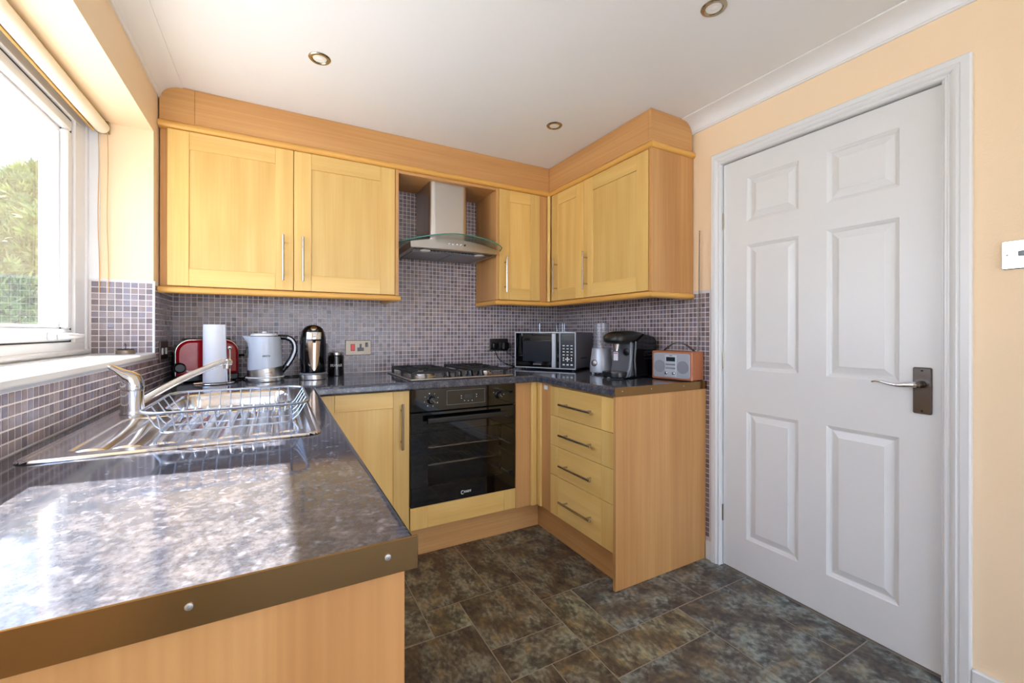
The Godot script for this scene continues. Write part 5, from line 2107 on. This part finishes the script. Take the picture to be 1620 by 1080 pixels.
	for q in [[-0.135, 0.022, 0.210, 0.05], [-0.12, 0.030, 0.212, 0.062], [-0.06, 0.036, 0.216, 0.072], [0.0, 0.038, 0.219, 0.076], [0.06, 0.037, 0.219, 0.075], [0.10, 0.034, 0.217, 0.070], [0.128, 0.028, 0.213, 0.060], [0.145, 0.018, 0.209, 0.042], [0.151, 0.006, 0.207, 0.016]]:
		var ring := []
		for k in 28:
			var a := TAU * k / 28.0
			var e := 0.75
			ring.append(Vector3(q[3] * signf(cos(a)) * pow(absf(cos(a)), e), q[2] + q[1] * signf(sin(a)) * pow(absf(sin(a)), e), q[0]))
		rings.append(ring)
	g.loft(rings)
	part("head", g, M.olive_black, t, 45)
	g = Geo.new()
	g.tube([Vector3(0, 0.185, 0.085), Vector3(0, 0.158, 0.085)], [0.017, 0.014], 16)
	g.tube([Vector3(0, 0.160, 0.085), Vector3(0, 0.146, 0.085)], 0.008, 12)
	part("nozzle", g, M.steel, t)
	g = Geo.new()
	rings = []
	for q in [[0.004, 0.92], [0.010, 1.0], [0.030, 1.0], [0.036, 0.97]]:
		var ring := []
		for p in rrect(0.140, 0.115, 0.055, 7, Vector2(0, 0.100)):
			ring.append(Vector3(p.x * q[1], q[0], (p.y - 0.1) * q[1] + 0.1))
		rings.append(ring)
	g.loft(rings)
	part("drip_tray", g, M.black_plastic, t, 30)
	g = Geo.new()
	g.lathe([Vector2(0.040, 0), Vector2(0.040, 0.002), Vector2(0.034, 0.003)], Vector3(0, 0.0355, 0.100), 24)
	part("grille", g, M.pewter, t)
	g = Geo.new()
	g.tube([Vector3(0.060, 0.200, 0.046), Vector3(0.064, 0.15, 0.049), Vector3(0.066, 0.10, 0.052), Vector3(0.067, 0.05, 0.064), Vector3(0.064, 0.012, 0.090), Vector3(0.058, 0.006, 0.115), Vector3(0.0, 0.0055, 0.158), Vector3(-0.058, 0.006, 0.115)], [0.006, 0.0075, 0.009, 0.009, 0.0075, 0.0055, 0.0045, 0.004], 10)
	part("silver_trim", g, M.grey_plastic, t, 45)
	g = Geo.new()
	g.box(Vector3(-0.052, 0.090, 0.046), Vector3(-0.022, 0.138, 0.0478), 0.0006)
	part("sticker", g, M.white_plastic, t, 0, "white paper sticker")
	g = Geo.new()
	g.box(Vector3(-0.050, 0.128, 0.0475), Vector3(-0.024, 0.135, 0.0481), 0.0002)
	part("sticker_print", g, M.pink, t, 0)
	g = Geo.new()
	g.lathe([Vector2(0.020, 0), Vector2(0.020, 0.006), Vector2(0.015, 0.008)], Vector3(0.034, 0.140, 0.044), 20, Basis(Vector3.RIGHT, PI / 2))
	part("knob", g, M.black_plastic, t)
	lettering("BOSCH", 0.0075, M.grey_mark, t, Transform3D(Basis(Vector3.RIGHT, -0.25), Vector3(-0.012, 0.219, 0.1475)))

	# table radio in a cherry case
	t = thing("table_radio", "wooden-cased table radio with two grey speakers and carrying handle", "radio", Vector3(1.780, TOP, -1.5365), -1.39)
	g = Geo.new()
	g.box(Vector3(-0.1125, 0.004, -0.117), Vector3(0.1125, 0.150, 0.0), 0.004)
	part("case", g, M.cherry, t, 0)
	g = Geo.new()
	for x in [-0.09, 0.09]:
		for z in [-0.10, -0.02]:
			g.lathe([Vector2(0.006, 0), Vector2(0.006, 0.005)], Vector3(x, 0, z), 8)
	part("feet", g, M.black_matt, t)
	g = Geo.new()
	g.prism(rrect(0.203, 0.126, 0.010, 4, Vector2(0, 0.077)), -0.001, 0.0025, 0.0015)
	part("front_panel", g, M.radio_grey, t, 20)
	g = Geo.new()
	g.prism(rrect(0.064, 0.112, 0.003, 3, Vector2(-0.002, 0.076)), 0.002, 0.0045, 0.001)
	part("control_plate", g, M.silver_plastic, t, 20)
	for x in [-0.066, 0.064]:
		g = Geo.new()
		g.lathe([Vector2(0.032, 0), Vector2(0.031, 0.0008), Vector2(0.012, 0.0014)], Vector3(x, 0.070, 0.0024), 28, Basis(Vector3.RIGHT, PI / 2))
		part("speaker", g, M.speaker, t)
	g = Geo.new()
	g.box(Vector3(-0.026, 0.098, 0.004), Vector3(0.024, 0.120, 0.0056), 0.0006)
	part("display", g, M.lcd_dark, t, 0)
	for y in [0.082, 0.063]:
		g = Geo.new()
		g.box(Vector3(-0.029, y - 0.004, 0.004), Vector3(0.026, y + 0.004, 0.0068), 0.001)
		part("button_row", g, M.grey_plastic, t, 0)
	for x in [-0.022, 0.019]:
		g = Geo.new()
		g.lathe([Vector2(0.0085, 0), Vector2(0.008, 0.012), Vector2(0.006, 0.014)], Vector3(x, 0.038, 0.004), 16, Basis(Vector3.RIGHT, PI / 2))
		part("knob", g, M.chrome, t)
	lettering("PURE", 0.005, M.black_matt, t, Transform3D(Basis(), Vector3(-0.001, 0.1275, 0.0045)))
	g = Geo.new()
	var pts := []
	for k in 17:
		var s := k / 16.0
		pts.append([lerpf(-0.078, 0.092, s), 0.149 + 0.043 * sin(PI * s) * (1.0 if s < 0.5 else 1.0)])
	rings = []
	for p in pts:
		rings.append([Vector3(p[0], p[1], -0.072), Vector3(p[0], p[1] + 0.003, -0.072), Vector3(p[0], p[1] + 0.003, -0.050), Vector3(p[0], p[1], -0.050)])
	g.loft(rings)
	part("carrying_handle", g, M.pewter, t, 30)
	g = Geo.new()
	g.tube([Vector3(0.086, 0.149, -0.108), Vector3(0.087, 0.156, -0.108), Vector3(0.089, 0.46, -0.112), Vector3(0.091, 0.768, -0.113)], [0.0036, 0.0032, 0.0028, 0.0022], 8)
	var tip := []
	for k in 7:
		var a := PI * k / 6.0
		tip.append(Vector2(0.003 * sin(a), -0.003 * cos(a)))
	g.lathe(tip, Vector3(0.091, 0.769, -0.113), 10)
	part("aerial", g, M.pewter, t)


# ---------- switches, sockets, lamps ----------
func plate(t: Node3D, w: float, h: float, m: Material) -> void:
	var g := Geo.new()
	g.prism(rrect(w, h, 0.006, 4), 0.0, 0.007, 0.0025)
	part("plate", g, m, t, 25)


func fittings() -> void:
	var g: Geo
	var t := thing("cooker_switch", "steel cooker switch plate with a red rocker and black socket", "switch", Vector3(0.434, 1.0565, ZB))
	plate(t, 0.150, 0.090, M.plate_steel)
	g = Geo.new()
	g.box(Vector3(-0.044, -0.020, 0.006), Vector3(-0.020, 0.022, 0.011), 0.002)
	part("rocker", g, M.red_rocker, t, 10, "red rocker")
	g = Geo.new()
	g.box(Vector3(-0.006, -0.022, 0.006), Vector3(0.032, 0.000, 0.0085), 0.001)
	g.box(Vector3(0.007, -0.001, 0.006), Vector3(0.019, 0.022, 0.0085), 0.001)
	part("socket_face", g, M.black_plastic, t, 10)
	g = Geo.new()
	g.box(Vector3(0.040, 0.004, 0.006), Vector3(0.056, 0.030, 0.010), 0.002)
	part("small_rocker", g, M.black_plastic, t, 10)

	t = thing("double_socket", "dark steel double socket beside the microwave with two black plugs", "socket", Vector3(1.394, 1.062, ZB))
	plate(t, 0.148, 0.088, M.pewter)
	t = thing("plug", "black plug in the socket half nearer the hob", "plug", Vector3(1.357, 1.055, ZB + 0.0072), 0, "plugs in the double socket")
	g = Geo.new()
	g.prism(rrect(0.044, 0.046, 0.014, 5), 0.0, 0.030, 0.006)
	part("body", g, M.black_plastic, t, 30)
	g = Geo.new()
	g.tube([Vector3(0, -0.022, 0.014), Vector3(0.002, -0.05, 0.020), Vector3(0.012, -0.085, 0.035), Vector3(0.035, -0.112, 0.05), Vector3(0.075, -0.134, 0.06), Vector3(0.125, -0.1455, 0.055), Vector3(0.19, -0.1458, 0.05)], 0.0036, 8)
	part("flex", g, M.black_plastic, t)
	t = thing("plug", "black plug in the socket half nearer the microwave", "plug", Vector3(1.435, 1.055, ZB + 0.0072), 0, "plugs in the double socket")
	g = Geo.new()
	g.prism(rrect(0.044, 0.050, 0.010, 5), 0.0, 0.040, 0.005)
	part("body", g, M.black_plastic, t, 30)
	g = Geo.new()
	g.tube([Vector3(0, -0.024, 0.018), Vector3(0.012, -0.05, 0.028), Vector3(0.05, -0.075, 0.03), Vector3(0.10, -0.10, 0.028), Vector3(0.14, -0.1455, 0.02)], 0.0022, 8)
	part("flex", g, M.black_plastic, t)

	t = thing("wall_socket", "pale metal socket plate on the window wall beside the toaster", "socket", Vector3(XL, 1.067, -2.515), PI / 2)
	plate(t, 0.146, 0.086, M.plate_steel)
	g = Geo.new()
	for x in [-0.036, 0.036]:
		g.box(Vector3(x - 0.014, -0.020, 0.006), Vector3(x + 0.014, 0.010, 0.009), 0.001)
	part("socket_face", g, M.white_plastic, t, 10)

	t = thing("light_switch", "bright chrome light switch plate on the wall right of the door", "switch", Vector3(1.93, 1.385, -0.379), -PI / 2)
	plate(t, 0.088, 0.086, M.chrome)
	g = Geo.new()
	g.box(Vector3(-0.010, -0.006, 0.006), Vector3(0.004, 0.010, 0.0105), 0.002)
	g.box(Vector3(0.010, -0.006, 0.006), Vector3(0.022, 0.010, 0.0105), 0.002)
	part("rocker", g, M.grey_plastic, t, 10)
	for x in [-0.0315, 0.0315]:
		g = Geo.new()
		g.lathe([Vector2(0.0032, 0), Vector2(0.0028, 0.001)], Vector3(x, 0, 0.0068), 10, Basis(Vector3.RIGHT, PI / 2))
		part("screw", g, M.pewter, t)

	var names := ["round brass-rimmed ceiling spotlight nearest the window", "round brass-rimmed ceiling spotlight farthest back, above the microwave corner", "round brass-rimmed ceiling spotlight nearest the door wall and viewer"]
	var spots := [Vector3(0.15, CEIL, -1.898), Vector3(1.304, CEIL, -1.905), Vector3(1.307, CEIL, -0.950)]
	for k in 3:
		t = thing("ceiling_spotlight", names[k], "spotlight", spots[k], 0, "recessed ceiling spotlights")
		g = Geo.new()
		g.lathe([Vector2(0.042, 0.001), Vector2(0.042, -0.002), Vector2(0.038, -0.0055), Vector2(0.030, -0.006), Vector2(0.027, -0.003), Vector2(0.0265, -0.001), Vector2(0.0265, 0.001)], Vector3.ZERO, 36)
		part("ring", g, M.brass_ring, t, 25)
		g = Geo.new()
		g.lathe([Vector2(0.026, 0.0), Vector2(0.026, -0.0025), Vector2(0.020, -0.0035), Vector2(0.013, -0.0028), Vector2(0.008, -0.0048), Vector2(0.0, -0.0055)], Vector3.ZERO, 24)
		part("lamp", g, M.lamp_glass, t, 20)
